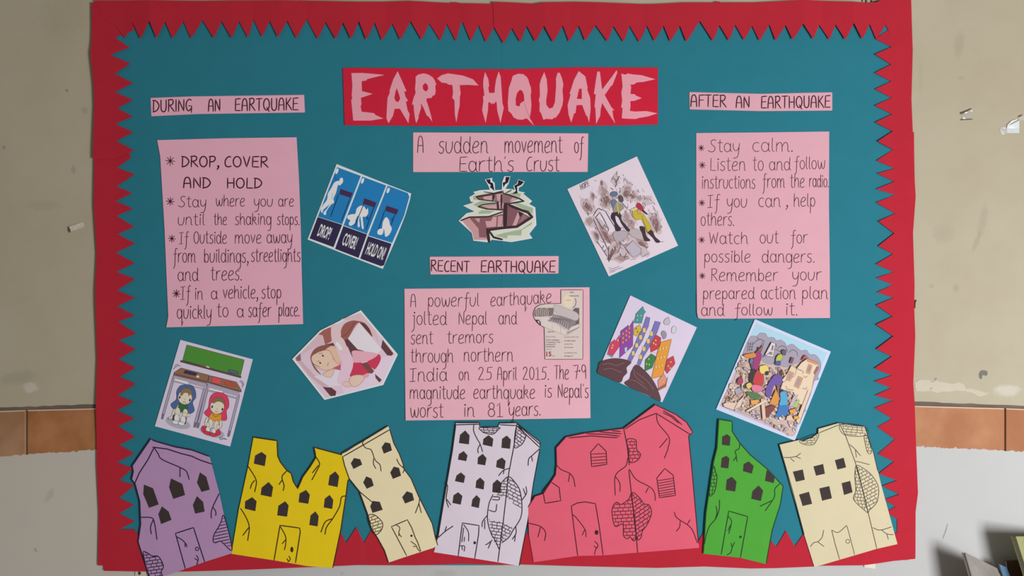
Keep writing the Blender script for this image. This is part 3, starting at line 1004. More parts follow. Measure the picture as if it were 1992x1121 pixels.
# ------------------------------------------------------------------ paper buildings
def building(zz, outline, col, e, label, hb, strokes, windows, door, doorcracks, knob, cracks, patches, sw=1.7, ink=None, hf=None, wm=None, extra=None, bw=None, name='paper_building'):
    m = mat(seen(col, e), 0.85, 0.04, 0.05, 0.15, 'house')
    ink = ink or M_PEN
    out = zz(outline)
    cx = sum(q[0] for q in out) / len(out)
    hf = hf or (lambda x, y: 0.5 + 0.6 * math.sin((x - cx) / 60.0) ** 2)
    it = Item(name, out, hb, hf, 16, thick=0.5, m=m, sheet='wall_paper', label=label, cat='paper house', group=None)
    k = Ink(it, 'drawn_outline')
    for s in strokes.split(';'):
        k.line(dens(zz(s), 6), sw * 1.05, ink, False)
    k.done()
    for s in windows.split(';'):
        k = Ink(it, 'window')
        q = zz(s)
        if wm == 'line':
            k.line(q, sw, ink, False, True)
        else:
            k.poly(q, M_BLK)
        k.done()
    if extra:
        k = Ink(it, 'window_slats')
        for s in extra.split(';'):
            k.line(zz(s), sw * .8, ink, False)
        k.done()
    k = Ink(it, 'door')
    k.line(dens(zz(door), 6), sw, ink, False)
    for s in doorcracks.split(';'):
        k.line(zz(s), sw * .9, ink)
    k.done()
    k = Ink(it, 'door_knob')
    kx, ky, r1, r2, fill = knob
    q = zz.one(kx, ky)
    s_ = zz.a[2]
    if fill:
        k.oval(q[0], q[1], r1 * s_, r2 * s_, ink)
    else:
        k.oval(q[0], q[1], r1 * s_, r2 * s_, None, line=sw * .8, ml=ink)
    k.done()
    for s in cracks.split('|'):
        k = Ink(it, 'crack')
        for t in s.split(';'):
            k.line(zz(t), sw * .95, ink)
        k.done()
    for (s, ang, row, ln, ol) in patches:
        k = Ink(it, 'brick_patch')
        q = zz(s)
        bricks(k, q, ink, bw or sw * .75, ang, row, ln)
        if ol:
            k.line(q, sw * .85, ink, True, True)
        k.done()
    return it


M_PEN = mat((0.030, 0.020, 0.022), 0.6, 0, 0, 0.2)
M_PENP = mat((0.028, 0.014, 0.045), 0.6, 0, 0, 0.2)
M_PENB = mat((0.060, 0.028, 0.012), 0.6, 0, 0, 0.2)
M_PENG = mat((0.010, 0.040, 0.012), 0.6, 0, 0, 0.2)
M_PENR = mat((0.070, 0.008, 0.020), 0.6, 0, 0, 0.2)
M_BLK = mat((0.052, 0.038, 0.036), 0.75, 0.15, 0, 0.2)

building(Z(240, 840, .25057),
    '213,50 240,68 400,115 530,138 670,190 745,475 785,660 850,915 840,945 630,1012 430,1085 300,1128 205,1145 115,855 135,720 128,540 92,405 65,370 78,310 70,265',
    (134, 105, 136), .43, 'purple paper house with a pitched roof and five black windows, leaning at the far left', 10.7,
    '213,55 70,265 78,310 65,370 92,405 128,540 135,720 115,855 205,1140;213,55 240,72 400,118 530,142 668,192;228,120 340,135 450,170 530,190 600,222 690,252;240,122 190,220 125,320 90,400',
    '160,410 232,440 275,565 200,592 155,485;370,363 458,405 480,492 388,523 355,432;595,315 645,350 672,450 608,468 572,395;572,500 620,545 632,620 558,637 540,570;300,580 352,620 375,685 293,718 272,640',
    '482,1065 405,790 545,745 632,1012', '412,815 455,840 485,870 495,895;480,865 480,895;568,960 582,990 570,1035;555,985 575,998', (573, 910, 13, 13, 0),
    '240,125 270,170 300,215 440,278 490,310 512,372;440,280 440,352|140,665 215,668 240,700 262,838;235,680 212,740 218,795|745,480 695,585 682,640 685,672;700,590 718,620 718,652',
    [('155,945 185,940 225,965 270,968 300,1010 312,1050 295,1085 298,1128 210,1130', -8, 6.3, 11, 1),
     ('785,658 760,700 740,740 705,800 698,850 715,862 755,850 780,870 845,912', -12, 6.0, 400, 1)], 2.2, M_PENP)
building(Z(440, 840, .25075),
    '213,43 395,70 400,190 420,235 470,300 505,325 520,385 555,443 595,350 650,275 697,200 683,122 900,180 950,360 930,495 890,760 828,1058 620,1042 370,998 42,948 100,600 172,270',
    (198, 165, 20), .52, 'bright yellow paper building with a deep V torn in its top', 10.4,
    '213,43 395,70;395,70 400,190 420,235 470,300 505,325 520,385 555,443 595,350 650,275 697,200;697,200 683,122 900,180;945,375 930,495 890,760 828,1055',
    '275,157 313,185 300,268 215,248 225,185;330,390 365,430 352,508 268,490 275,435;203,508 237,540 227,617 145,597 148,540;458,540 485,572 473,660 396,650 405,575;620,452 650,490 637,560 562,548 570,480;848,308 877,345 865,430 792,415 803,340;803,490 832,530 823,600 757,588 765,520;693,618 718,655 710,735 645,725 655,650',
    '372,998 418,727 570,748 575,780 538,1018', '420,735 460,810 462,870 452,918;460,840 435,870;487,965 497,990 480,1012;472,985 482,1005', (510, 915, 12, 22, 1),
    '172,270 225,355 235,400 222,467;222,378 200,405 188,442|470,305 435,345 440,385 450,420 442,458;435,375 410,410|697,195 725,250 700,310 665,375;715,262 670,320|930,498 895,510 880,580 830,670 780,740 767,797;825,675 770,700 735,780|113,595 155,665 180,740 168,845;178,742 130,805',
    [], 2.2, M_PENB)
building(Z(660, 820, .25873),
    '368,35 380,70 410,165 450,240 480,320 485,355 540,430 595,560 650,670 700,770 738,930 712,950 540,1005 370,1062 340,970 290,880 240,800 215,700 155,535 75,430 40,330 20,245 60,225 200,135',
    (202, 184, 150), .545, 'narrow cream paper tower leaning left, between the yellow and white buildings', 11.0,
    '20,240 200,135 368,33;28,265 180,178 380,62;25,265 40,330 75,430 155,530 245,605;380,62 410,165 450,240 480,320 485,355 540,430 595,560 650,670 700,770 722,870 740,930;155,535 215,700 240,800 290,880 340,970 370,1060',
    '112,275 158,285 173,325 107,358 87,315;345,157 383,165 397,218 335,243 318,195;203,413 243,430 260,483 207,507 180,460;410,340 450,350 465,408 403,433 383,385;508,525 550,540 563,592 495,618 473,570;250,598 305,605 327,665 250,688 233,640',
    '507,1010 392,792 512,740 545,800 570,870 590,910 612,975', '430,780 455,800 448,840 468,870;450,838 447,862;538,902 575,930 590,960 608,978;555,940 575,942', (543, 860, 9, 9, 1),
    '190,140 175,165 200,200 240,215 270,290 305,325 315,375;258,280 258,320 275,355|432,282 450,320 488,358 478,388|605,575 598,620 572,690;600,620 617,688',
    [('218,715 255,700 300,730 327,770 315,820 270,853 240,800', -18, 6.0, 10, 1)], 1.9, M_PENB)
building(Z(840, 810, .26764),
    '175,45 345,45 355,78 480,78 495,52 615,47 785,185 788,225 740,480 700,750 635,1088 480,1062 190,1015 15,988 45,880 100,540 150,250',
    (192, 180, 192), .565, 'white paper apartment block with eleven black windows and exposed brick corner', 10.6,
    '175,62 345,58;175,47 345,47;345,45 350,85;495,62 615,68;497,50 615,47 785,185 788,225;615,68 785,228;620,56 785,203;618,55 600,200 560,410 520,760 480,1058;785,240 740,480 700,750 635,1085;45,880 100,540 150,250 175,60;38,870 45,888',
    '243,103 275,140 270,205 197,195 205,135;412,137 447,165 440,222 370,207 375,165;545,140 575,170 568,237 506,230 510,165;232,253 260,285 250,327 190,315 197,275;370,273 398,305 388,357 332,348 335,300;510,300 537,325 528,388 467,370 473,322;212,408 243,435 233,485 168,472 180,430;352,445 383,475 377,533 318,520 323,470;475,460 505,485 500,560 440,552 443,490;192,552 223,580 210,643 150,630 158,575;325,573 352,600 342,668 287,655 295,605',
    '192,1015 222,775 343,795 340,860 312,1035', '230,785 265,840 268,908;232,810 218,915;238,878 235,910;205,942 238,945 235,982;220,945 222,972', (312, 920, 10, 11, 1),
    '305,60 305,110 330,165 350,200 370,258;350,205 335,240 338,268|565,378 520,395 485,432;525,395 520,420|785,235 730,285 705,310 700,358;725,292 732,328|100,485 115,510 105,600 122,663;110,605 138,645|42,882 60,870 100,835 155,798;108,800 95,835|405,720 370,765 365,805;385,755 385,820|685,510 688,560 655,610;665,525 680,570|610,800 612,850 585,895;608,858 602,910|440,900 410,925 390,935;430,915 410,960|500,490 555,440 600,475 640,540 655,650 645,740 590,830 560,880 510,920;445,570 415,640 405,750 430,850 460,900 488,965|445,585 490,588 485,608 440,605;415,683 462,692 472,640',
    [('350,82 490,80 480,100 445,130 385,122 360,105', 3, 4.2, 9, 1), ('618,75 680,130 682,150 665,190 640,215 600,222', 38, 5.5, 9, 1),
     ('555,440 600,475 640,540 655,670 600,640 545,592', 28, 6.2, 10, 0), ('555,440 545,592 500,585 450,562 505,490', 3, 5.5, 9, 0),
     ('413,750 520,770 490,965 440,890 425,820', 8, 6.0, 10, 0), ('520,770 590,812 560,870 510,920 500,930', 26, 6.0, 9, 0)], 1.95, M_PEN)
building(Z(1020, 780, .29437),
    '865,22 895,35 1000,90 1070,140 1115,213 1085,232 1095,330 1120,620 1155,972 750,1003 520,1022 350,1025 62,1067 30,880 25,700 70,630 125,612 175,535 205,490 213,420 210,310 275,238 400,212 655,182',
    (206, 88, 108), .60, 'wide rose pink paper house with a gabled right half and arched door', 11.1,
    '25,700 70,630 125,612 175,535 205,490 213,420 210,310 275,238 400,212 655,182 865,25 1000,90 1070,140 1113,208 1085,232 1105,430 1150,940;665,187 760,125 872,82;875,85 980,150 1095,222;918,65 985,105 1040,158;915,78 970,105 1020,148;295,245 440,232 615,245;412,218 540,222 630,235;495,205 640,218;580,198 635,203;657,188 680,300 693,425;690,455 708,620 735,830 748,1003',
    '488,283 540,333 545,420 445,435 438,340;928,447 983,492 998,625 893,640 875,510;175,535 230,573 240,660 137,677 123,600',
    '352,1022 325,820 310,695 350,675 400,668 470,680 495,830 520,1020', '320,752 345,775 400,850 408,900;400,850 382,888;463,928 487,955 470,985 463,1018;460,960 480,975', (477, 870, 13, 16, 1),
    '213,425 245,455 300,480 325,515 335,568;300,480 292,535|683,378 670,430 602,495 600,625;602,500 630,545 632,600|872,88 885,150 955,240 950,310 925,380;945,248 893,310|695,455 740,520 830,570 860,610 865,660;820,572 802,608|28,808 105,830 140,870 133,925;107,835 90,900|990,735 1010,775 1100,840 1143,938;1030,795 1025,835 1003,862;1095,785 1078,815',
    [('678,258 735,258 742,320 768,355 745,395 697,405 690,330', -3, 6.5, 8.5, 1),
     ('708,620 690,650 640,685 610,670 585,700 580,750 600,830 650,815 655,890 680,912 700,900 720,925 738,900 725,770', -3, 6.8, 11, 1),
     ('712,612 760,640 790,680 825,690 840,745 810,820 780,860 770,905 745,910 725,770', -35, 6.5, 10, 1)], 1.9, M_PENR, wm='line',
    extra='444,352 541,348;445,375 542,368;446,395 543,389;447,415 544,408;880,528 985,512;882,545 986,528;884,562 988,545;886,580 990,562;888,598 992,580;890,614 994,596;892,628 996,611')
building(Z(1360, 810, .26746),
    '143,20 240,38 240,110 295,195 370,280 490,380 612,508 590,640 530,830 485,1075 300,1030 30,1000 50,700 80,500 105,330 130,230',
    (78, 160, 58), .65, 'green paper house whose roof slopes steeply down to the right', 12.8,
    '143,22 130,230 105,330 80,500 50,700 30,995;143,22 240,38 240,110 295,195 370,280 490,380 610,508 590,640 530,830 487,1070',
    '203,130 228,150 223,215 165,208 167,148;197,287 220,307 212,380 157,373 163,305;360,328 397,362 383,418 318,400 323,348;237,440 272,475 262,548 192,537 200,462;432,503 465,540 448,617 378,600 387,545;500,390 550,435 542,487 478,470 490,395',
    '160,1005 215,690 353,730 300,1028', '213,730 235,760 230,800 215,855;228,790 210,832;258,915 240,955 230,990 203,1010;232,922 240,955', (300, 878, 10, 9, 1),
    '295,200 290,235 262,255 270,290 248,325;270,290 275,330|585,490 550,530 545,590 480,688;525,615 442,655|148,608 145,680 120,745 75,800 50,870 38,930;122,652 130,700 118,745',
    [('105,365 120,410 130,440 120,520 105,560 75,578 82,480', 0, 7.0, 6, 1)], 1.95, M_PENG)
building(Z(1500, 810, .26749),
    '58,205 205,172 235,180 300,155 340,125 343,90 490,48 680,75 745,270 800,500 918,930 765,965 495,1045 315,1098 240,860',
    (216, 204, 170), .67, 'wide cream paper building with six square black windows, leaning at the far right', 11.2,
    '58,205 205,170 235,180;340,128 343,90 490,48 680,75;345,122 495,62;495,50 540,140 610,330 650,480 700,680 768,965;680,75 745,270 775,400;58,205 150,520 240,860',
    '157,403 230,387 245,462 180,477;307,365 378,347 391,418 326,433;463,320 527,302 545,372 482,388;202,570 275,549 298,637 228,653 220,625;350,525 423,508 442,597 370,615;512,487 575,470 592,553 530,573',
    '498,1042 465,930 440,828', '440,828 487,845 548,795;548,795 560,830 607,1008', (557, 910, 14, 14, 0),
    '570,205 610,240 650,288;612,245 620,300|615,328 650,335 715,352|92,300 130,300 180,292 215,268;178,293 215,308;140,305 168,330|285,948 310,920 340,912 370,880 382,828;340,915 385,948|738,810 790,828 875,805;800,825 840,855 888,862;840,858 852,895',
    [('505,60 680,75 690,140 535,135', 5, 5.0, 10, 1), ('675,145 700,150 730,258 700,262', 5, 6, 5, 1), ('210,175 340,128 325,185 300,208 240,205', -5, 4.5, 9, 1),
     ('620,362 680,385 740,440 780,520 770,620 715,682 700,685 655,490', -28, 6.3, 9, 1), ('620,362 655,490 700,685 680,685 600,605 615,540 608,430', 4, 6.3, 6, 1)], 1.35, M_PEN)

# ------------------------------------------------------------------ printed pictures
def picture(name, zz, outline, paper, e, label, hb=8.8, tilt=(0.004, 0.0), cat='picture', thick=0.25):
    out = zz(outline)
    cx = sum(q[0] for q in out) / len(out)
    cy = sum(q[1] for q in out) / len(out)
    m = mat(seen(paper, e), 0.55, 0.015, 0, 0.3, 'print')
    it = Item(name, out, hb, lambda x, y: 0.6 + tilt[0] * (x - cx) + tilt[1] * (y - cy), 0, thick=thick, m=m, sheet='print_paper', label=label, cat=cat)
    it.e = e
    it.zz = zz
    return it


class Pic:
    def __init__(self, it, name):
        self.it, self.k, self.z, self.s = it, Ink(it, name), it.zz, it.zz.a[2]

    def M(self, rgb): return mat(seen(rgb, self.it.e), 0.55, 0, 0, 0.3)
    def f(self, s, rgb, ol=None, w=0.7):
        q = self.z(s)
        self.k.poly(q, self.M(rgb))
        if ol:
            self.k.line(q, w, self.M(ol), False, True)
        return self

    def fs(self, s, rgb, ol=None, w=0.7):
        q = smooth(self.z(s), 1.5, True)
        self.k.poly(q, self.M(rgb))
        if ol:
            self.k.line(q, w, self.M(ol), False, True)
        return self

    def l(self, s, rgb, w, curve=True):
        for t in s.split(';'):
            self.k.line(self.z(t), w * self.s, self.M(rgb), curve)
        return self

    def o(self, cx, cy, rx, ry, rgb, rot=0, ol=None, w=0.7):
        q = self.z.one(cx, cy)
        self.k.oval(q[0], q[1], rx * self.s, ry * self.s, self.M(rgb) if rgb else None, rot, line=w if ol else 0, ml=self.M(ol) if ol else None)
        return self

    def blot(self, cx, cy, rx, ry, rgb, rot=0, n=11, rough=.3, ol=None, w=.4):
        pts = []
        cr, sr = math.cos(math.radians(rot)), math.sin(math.radians(rot))
        for i in range(n):
            t = 2 * math.pi * i / n
            k = 1 + RB.uniform(-rough, rough)
            a, b = rx * k * math.cos(t), ry * k * math.sin(t)
            pts.append((cx + a * cr - b * sr, cy + a * sr + b * cr))
        q = smooth(self.z(pts), 2.5, True)
        self.k.poly(q, self.M(rgb))
        if ol:
            self.k.line(q, w, self.M(ol), False, True)
        return self

    def done(self, label=None): return self.k.done(label)


RB = random.Random(11)
# --- three-step drill poster
it = picture('safety_poster', Z(590, 310, .19625), '330,47 700,195 1070,340 1058,400 1010,560 945,725 880,880 788,1087 420,945 42,795', (196, 202, 226), .57,
             'tilted blue three-panel poster reading DROP! COVER! HOLD ON!, below the during heading', tilt=(0.006, 0))
BL, NV = (26, 112, 168), (42, 34, 66)
WH = (222, 205, 216)
TB = (62, 34, 72)
pc = Pic(it, 'drop_panel')
pc.f('335,78 570,165 385,645 145,568', BL).f('143,572 385,650 300,872 62,785', NV).o(334, 118, 13, 30, WH, 20)
pc.l('350,350 270,570;465,385 380,610', (20, 40, 90), 9, False).f('370,293 490,335 470,383 355,345', TB)
pc.fs('350,215 310,230 275,290 245,340 235,400 195,455 175,495 178,525 190,530 200,500 245,460 262,440 235,490 205,520 200,545 225,550 230,515 275,450 305,430 300,390 325,330 345,255 365,262 372,240', WH)
pc.o(376, 215, 19, 33, WH, 10).l('320,180 325,205', (20, 50, 100), 8).l('290,335 285,400', (150, 140, 160), 5)
print_text(pc.k, 'DROP!', pc.z.one(135, 755), (115 * .19625, 42 * .19625), (42 * .19625, -112 * .19625), pc.M((225, 205, 222)), .02)
pc.done()
pc = Pic(it, 'cover_panel')
pc.f('585,172 822,260 632,740 400,655', BL).f('398,662 632,745 548,978 315,888', NV).o(588, 214, 13, 30, WH, 20)
pc.l('700,475 620,700', (20, 40, 90), 9, False).o(638, 585, 10, 18, (25, 60, 130)).f('605,385 725,430 708,480 590,440', TB)
pc.fs('440,560 480,545 515,540 530,490 565,462 600,465 625,500 640,485 642,540 612,572 590,570 595,640 598,690 580,680 570,600 562,565 555,600 560,665 540,665 545,560 520,600 510,635 470,660 450,640 465,605 440,590', WH)
pc.l('600,445 510,660', (30, 40, 90), 8, False)
print_text(pc.k, 'COVER!', pc.z.one(378, 845), (132 * .19625, 48 * .19625), (40 * .19625, -115 * .19625), pc.M((225, 205, 222)), .02)
pc.done()
pc = Pic(it, 'hold_on_panel')
pc.f('838,262 1035,335 1052,372 1000,560 880,830 645,755', BL).f('642,762 875,838 800,1052 770,1060 565,985', NV).o(842, 309, 13, 30, WH, 20)
pc.l('805,515 735,730;910,545 870,650', (20, 40, 90), 9, False).f('825,460 945,500 925,550 808,510', TB).o(885, 600, 12, 18, (25, 60, 130))
pc.fs('820,575 848,600 860,650 878,690 850,750 815,768 808,740 800,690 785,745 742,745 735,715 755,690 780,685 790,620', WH)
print_text(pc.k, 'HOLD ON!', pc.z.one(612, 935), (175 * .19625, 62 * .19625), (43 * .19625, -115 * .19625), pc.M((225, 205, 222)), .02)
pc.done()

# --- cracked ground cut-out
it = picture('crack_cutout', Z(880, 330, .13383),
    '470,145 580,120 580,165 615,195 622,300 720,292 722,185 755,98 843,98 820,200 770,280 870,285 905,300 885,235 935,205 955,142 1052,175 1020,235 965,265 965,315 1058,335 1030,350 1160,460 1115,500 1205,550 1222,805 1120,935 1165,1000 860,1055 570,1020 545,1058 515,1058 305,1035 280,920 90,745 205,635 320,610 155,525 310,478 265,465 245,400 330,350 300,325 400,300 545,292 520,230',
    (204, 204, 222), .585, 'cut-out drawing of cracked ground with three black bolts above, below the definition card')
pc = Pic(it, 'ground_drawing')
DK = (52, 30, 36)
pc.f('320,325 400,308 620,318 870,295 955,320 1030,342 1035,360 1135,460 1095,500 1185,560 1200,795 1100,935 1140,985 860,1040 560,1012 520,1045 315,1025 295,920 120,745 215,645 345,612 185,525 325,480 275,460 262,400 345,352', (198, 200, 188))
for s in ('300,385 560,335 540,365 350,395 390,440 310,440', '300,510 420,455 600,478 440,505 370,545', '380,620 430,590 620,598 540,640 380,645', '880,498 960,485 1170,560 1170,640 1000,560',
          '620,960 760,920 1000,870 1160,760 1150,800 1010,880 1000,960 810,955 790,1005', '800,355 900,330 1000,350 980,400'):
    pc.f(s, (150, 165, 140))
pc.f('140,742 250,700 500,690 505,860 510,1022 312,1022 290,915', (188, 140, 142))
pc.f('250,700 540,690 740,640 725,840 500,865 495,990 390,985 380,860 270,730', (128, 84, 90))
pc.f('480,750 560,750 590,690 645,685 635,830 500,840', (192, 146, 150)).f('665,680 735,672 715,830 655,835', (188, 140, 146)).f('325,712 400,712 390,775', (190, 145, 145))
pc.f('790,540 840,525 960,600 1130,690 940,825 780,840', (122, 78, 88)).f('955,612 978,690 930,812 870,820', (192, 145, 150)).f('1035,645 1085,700 950,808', (138, 100, 106)).f('955,600 1040,640 978,695', DK)
pc.f('350,400 600,365 600,460 385,435', (120, 82, 90)).f('450,395 575,380 575,448 455,432', (190, 150, 156)).f('610,345 790,350 960,430 830,480 620,465', (132, 95, 102)).f('640,350 705,335 690,465 650,450', (186, 145, 152)).f('870,410 940,428 900,460 835,455', (188, 150, 156))
pc.f('385,540 645,495 660,575 520,572', (130, 95, 100)).f('440,533 640,508 645,568 530,566', (186, 150, 152)).f('640,470 830,480 800,590 650,590', (110, 76, 84)).f('672,475 700,475 700,568 682,568', (190, 150, 156)).f('725,485 755,490 748,568 718,568', (182, 142, 148))
pc.l('345,398 580,355 610,350 740,330', DK, 22, False).l('740,345 960,415 1040,460', DK, 22, False).l('350,400 385,435 640,465', DK, 16, False).l('375,540 440,512 640,485;375,542 500,575 760,590', DK, 17, False)
pc.l('1040,460 830,495 780,515', DK, 22, False).l('600,355 600,440', DK, 28, False).l('660,470 665,570', DK, 28, False).l('715,370 712,565', DK, 22, False).l('772,500 762,835', DK, 58, False)
pc.l('120,742 250,692 530,685 750,610', DK, 20, False).l('830,520 1000,590 1095,620 1160,690', DK, 40, False).l('1160,690 940,830 720,850 510,880', DK, 38, False).l('510,865 525,1000 535,1050', DK, 44, False).l('540,900 600,985 725,1018', DK, 30, False)
pc.l('460,325 600,345 740,310', DK, 13, False).l('780,340 860,300', DK, 16, False)
pc.done()
for s in ('487,147 552,142 553,182 590,200 612,312 547,255 560,225 520,200', '775,110 835,108 808,190 768,215 742,262 732,190 770,180', '960,150 1040,180 1000,225 940,250 945,330 955,345 870,355 925,310 900,235 950,212'):
    Pic(it, 'bolt').f(s, (26, 14, 20)).done()

# --- rescue painting
it = picture('rescue_painting', Z(1090, 300, .2141), '63,318 695,20 1070,832 440,1112', (208, 194, 205), .60,
             'tilted white print titled HOPE of two rescuers on brown rubble, left of the right-hand note', tilt=(-0.004, 0))
pc = Pic(it, 'rubble_drawing')
LB, MB_, DB = (186, 168, 174), (158, 132, 132), (122, 92, 92)
for (x, y, a, b, r) in ((250, 470, 60, 85, -25), (290, 380, 26, 48, -10), (400, 350, 45, 100, -20), (420, 430, 60, 85, -10), (600, 340, 60, 80, 15), (660, 380, 70, 55, 30), (860, 620, 62, 100, -10), (275, 620, 60, 55, 0),
                        (330, 750, 40, 60, -25), (700, 400, 60, 35, 20), (500, 230, 40, 60, 0), (620, 600, 60, 100, -30), (560, 740, 90, 70, 0), (520, 880, 90, 100, 20), (700, 860, 120, 80, 20), (720, 740, 70, 50, 0), (380, 700, 50, 130, -35), (800, 420, 50, 50, 0)):
    pc.blot(x, y, a, b, LB, r, 13, .25)
for (x, y, a, b, r) in ((245, 470, 38, 60, -30), (290, 385, 14, 34, -10), (400, 345, 22, 60, -20), (418, 425, 42, 60, -10), (605, 345, 32, 45, 15), (650, 375, 42, 28, 30), (865, 620, 38, 80, -10), (265, 615, 30, 30, 0), (330, 745, 20, 45, -25),
                        (600, 560, 20, 50, -10), (640, 640, 30, 40, -30), (500, 860, 30, 80, 25), (640, 860, 60, 40, 40), (740, 800, 60, 25, 30), (400, 720, 24, 100, -30), (560, 950, 60, 25, 0), (480, 760, 40, 30, 0), (720, 400, 30, 14, 20)):
    pc.blot(x, y, a, b, MB_, r, 12, .3)
for (x, y, a, b, r) in ((240, 470, 20, 42, -35), (415, 420, 26, 42, -10), (375, 265, 9, 22, 0), (600, 360, 20, 26, 15), (650, 385, 26, 16, 30), (868, 640, 22, 58, -10), (332, 748, 11, 34, -25), (300, 375, 8, 22, -10), (470, 900, 18, 80, 28), (420, 760, 16, 70, -32), (620, 880, 14, 50, -42), (745, 820, 46, 14, 32)):
    pc.blot(x, y, a, b, DB, r, 11, .3)
shp = pc.z('110,340 680,60 1030,810 460,1070')
for _ in range(280):
    q0 = RB.choice([(250, 470), (400, 360), (420, 440), (600, 340), (660, 390), (860, 620), (560, 740), (520, 880), (700, 860), (640, 620), (380, 700), (500, 260), (330, 750), (560, 240), (760, 430)])
    x, y = q0[0] + RB.gauss(0, 48), q0[1] + RB.gauss(0, 55)
    a, L_ = RB.uniform(.6, 2.2), RB.uniform(8, 38)
    if not (inside(pc.z.one(x, y), [shp]) and inside(pc.z.one(x + L_ * math.cos(a), y + L_ * math.sin(a)), [shp])):
        continue
    pc.l('%f,%f %f,%f %f,%f' % (x, y, x + L_ * .5 * math.cos(a) + 3, y + L_ * .5 * math.sin(a), x + L_ * math.cos(a), y + L_ * math.sin(a)), RB.choice([LB, MB_, (200, 184, 190), (140, 122, 130), (112, 96, 104), (222, 208, 216)]), RB.uniform(3, 8))
K = (66, 56, 66)
pc.f('590,850 660,785 735,865 722,908 660,940', (176, 166, 178), K, .6).fs('480,720 520,695 600,705 610,740 560,790 520,810 490,770', (168, 156, 164), K, .5).fs('620,690 700,680 770,740 760,780 700,770 640,740', (176, 160, 164), K, .4)
pc.l('300,560 340,497 380,505 410,520;410,520 450,590 500,670;320,575 360,530 400,600 440,690;385,680 400,640 420,670;320,575 350,620 385,680;300,590 340,680 400,800 435,870', K, 6, False)
pc.l('330,790 380,860 425,930;385,855 395,830;400,890 410,870;440,840 440,970 470,900;530,790 570,830 600,820;500,300 510,260 490,220;500,260 540,200', K, 5)
pc.l('640,520 650,560 690,600;620,600 650,610 640,640;760,410 790,400 830,420;840,470 860,500;700,330 720,350;600,250 640,270;310,240 330,245;740,940 800,900;640,960 690,950;870,800 940,796', (120, 108, 118), 4)
pc.l('540,795 545,840 520,900;560,930 620,930;600,900 580,950;460,930 440,980;780,860 800,840', K, 4)
for ch_i, ch in enumerate('HOPE'):
    wd, st = G[ch]
    o0 = pc.z.one(190 + 21 * ch_i, 328 - 11.5 * ch_i)
    for kind, pts in st:
        pc.k.line([(o0[0] + a * .068 - b * .032, o0[1] - a * .034 - b * .105) for a, b in pts], .75, pc.M((50, 40, 50)), kind == 'c')
pc.l('440,1035 460,1030;445,1052 540,1020;448,1066 570,1030;450,1078 500,1062', (140, 128, 140), 4, False)
pc.done()
pc = Pic(it, 'rescuer_drawing')
pc.fs('480,530 540,530 560,600 600,650 632,692 610,702 560,640 530,580 500,562 510,620 552,682 525,702 500,690 490,630 460,580 465,545', (48, 36, 48))
pc.fs('460,430 495,415 525,450 515,500 480,500', (92, 112, 142), K, .5).f('505,440 560,452 580,490 545,520 485,532 478,500', (146, 136, 110), K, .4).l('515,440 530,545', (200, 180, 90), 8).l('560,450 620,505', (175, 165, 170), 10)
pc.o(490, 392, 20, 22, (196, 152, 142), 0, K, .4).fs('453,358 480,340 513,345 520,372 490,388 457,380', (88, 108, 136), K, .5).fs('528,380 555,375 572,400 570,432 545,440 530,420', (84, 74, 82)).l('520,392 540,400;560,440 600,490', (60, 50, 58), 6)
pc.done()
pc = Pic(it, 'rescuer_drawing')
pc.fs('720,660 765,665 780,740 818,785 765,787 740,720', (56, 36, 42)).fs('780,700 830,690 862,750 908,795 872,805 838,760', (56, 36, 42))
pc.f('655,505 690,490 705,545 755,540 790,600 832,680 790,712 760,640 738,590 690,600 660,570', (184, 164, 40), K, .5).l('740,560 790,700', (140, 120, 40), 5).f('640,500 690,482 705,500 660,522', (205, 188, 130), K, .4)
pc.o(720, 520, 20, 22, (190, 145, 110)).fs('690,462 716,443 742,470 757,512 730,512 697,488', (160, 38, 62), K, .5).f('750,502 795,545 786,552 742,522', (62, 28, 40))
pc.done()

# --- children under desks
it = picture('desk_drill_picture', Z(290, 650, .20508), '297,55 985,240 770,1068 55,875', (186, 176, 196), .535,
             'tilted cartoon of two hooded children crouching under school desks, above the purple house', tilt=(0.004, 0))
OL = (48, 38, 54)
pc = Pic(it, 'chalkboard_drawing')
pc.f('358,103 905,245 868,402 318,250', (66, 122, 46), OL, .7).f('300,248 877,403 872,418 296,265', (84, 62, 66), OL, .5).f('757,335 850,357 850,384 752,365', (52, 58, 82), OL, .5).l('762,345 845,365;760,355 845,375', (110, 120, 150), 4).f('540,303 575,312 570,322 538,312', (220, 210, 215)).l('475,290 540,310', (110, 70, 60), 10)
pc.done()
pc = Pic(it, 'desk_drawing')
GL, GD = (152, 142, 162), (104, 94, 112)
pc.l('237,400 127,790', OL, 26, False).l('237,400 127,790', GL, 18, False).l('540,475 432,880;562,480 462,885', OL, 28, False).l('540,475 432,880;562,480 462,885', GL, 20, False).l('852,580 757,955', OL, 26, False).l('852,580 757,955', GL, 18, False)
pc.l('135,765 125,802;440,845 430,880;468,850 458,885;765,925 753,968', GD, 28, False)
pc.f('235,385 548,462 545,530 228,450', GL, OL, .5).f('245,420 378,453 374,482 240,442', (205, 198, 212), OL, .4).f('385,465 518,505 515,520 380,485', (190, 180, 198), OL, .4)
pc.f('560,470 860,555 838,618 553,540', GL, OL, .5).f('570,508 702,540 698,560 566,528', (205, 198, 212), OL, .4).f('712,552 832,585 828,600 708,568', (190, 180, 198), OL, .4)
pc.f('303,322 570,390 552,468 232,390 238,365', (124, 92, 72), OL, .7).l('234,378 554,455', (80, 56, 46), 8, False).f('575,393 830,455 878,535 874,552 558,462 570,400', (128, 92, 72), OL, .7).l('560,458 872,545', (80, 56, 46), 8, False)
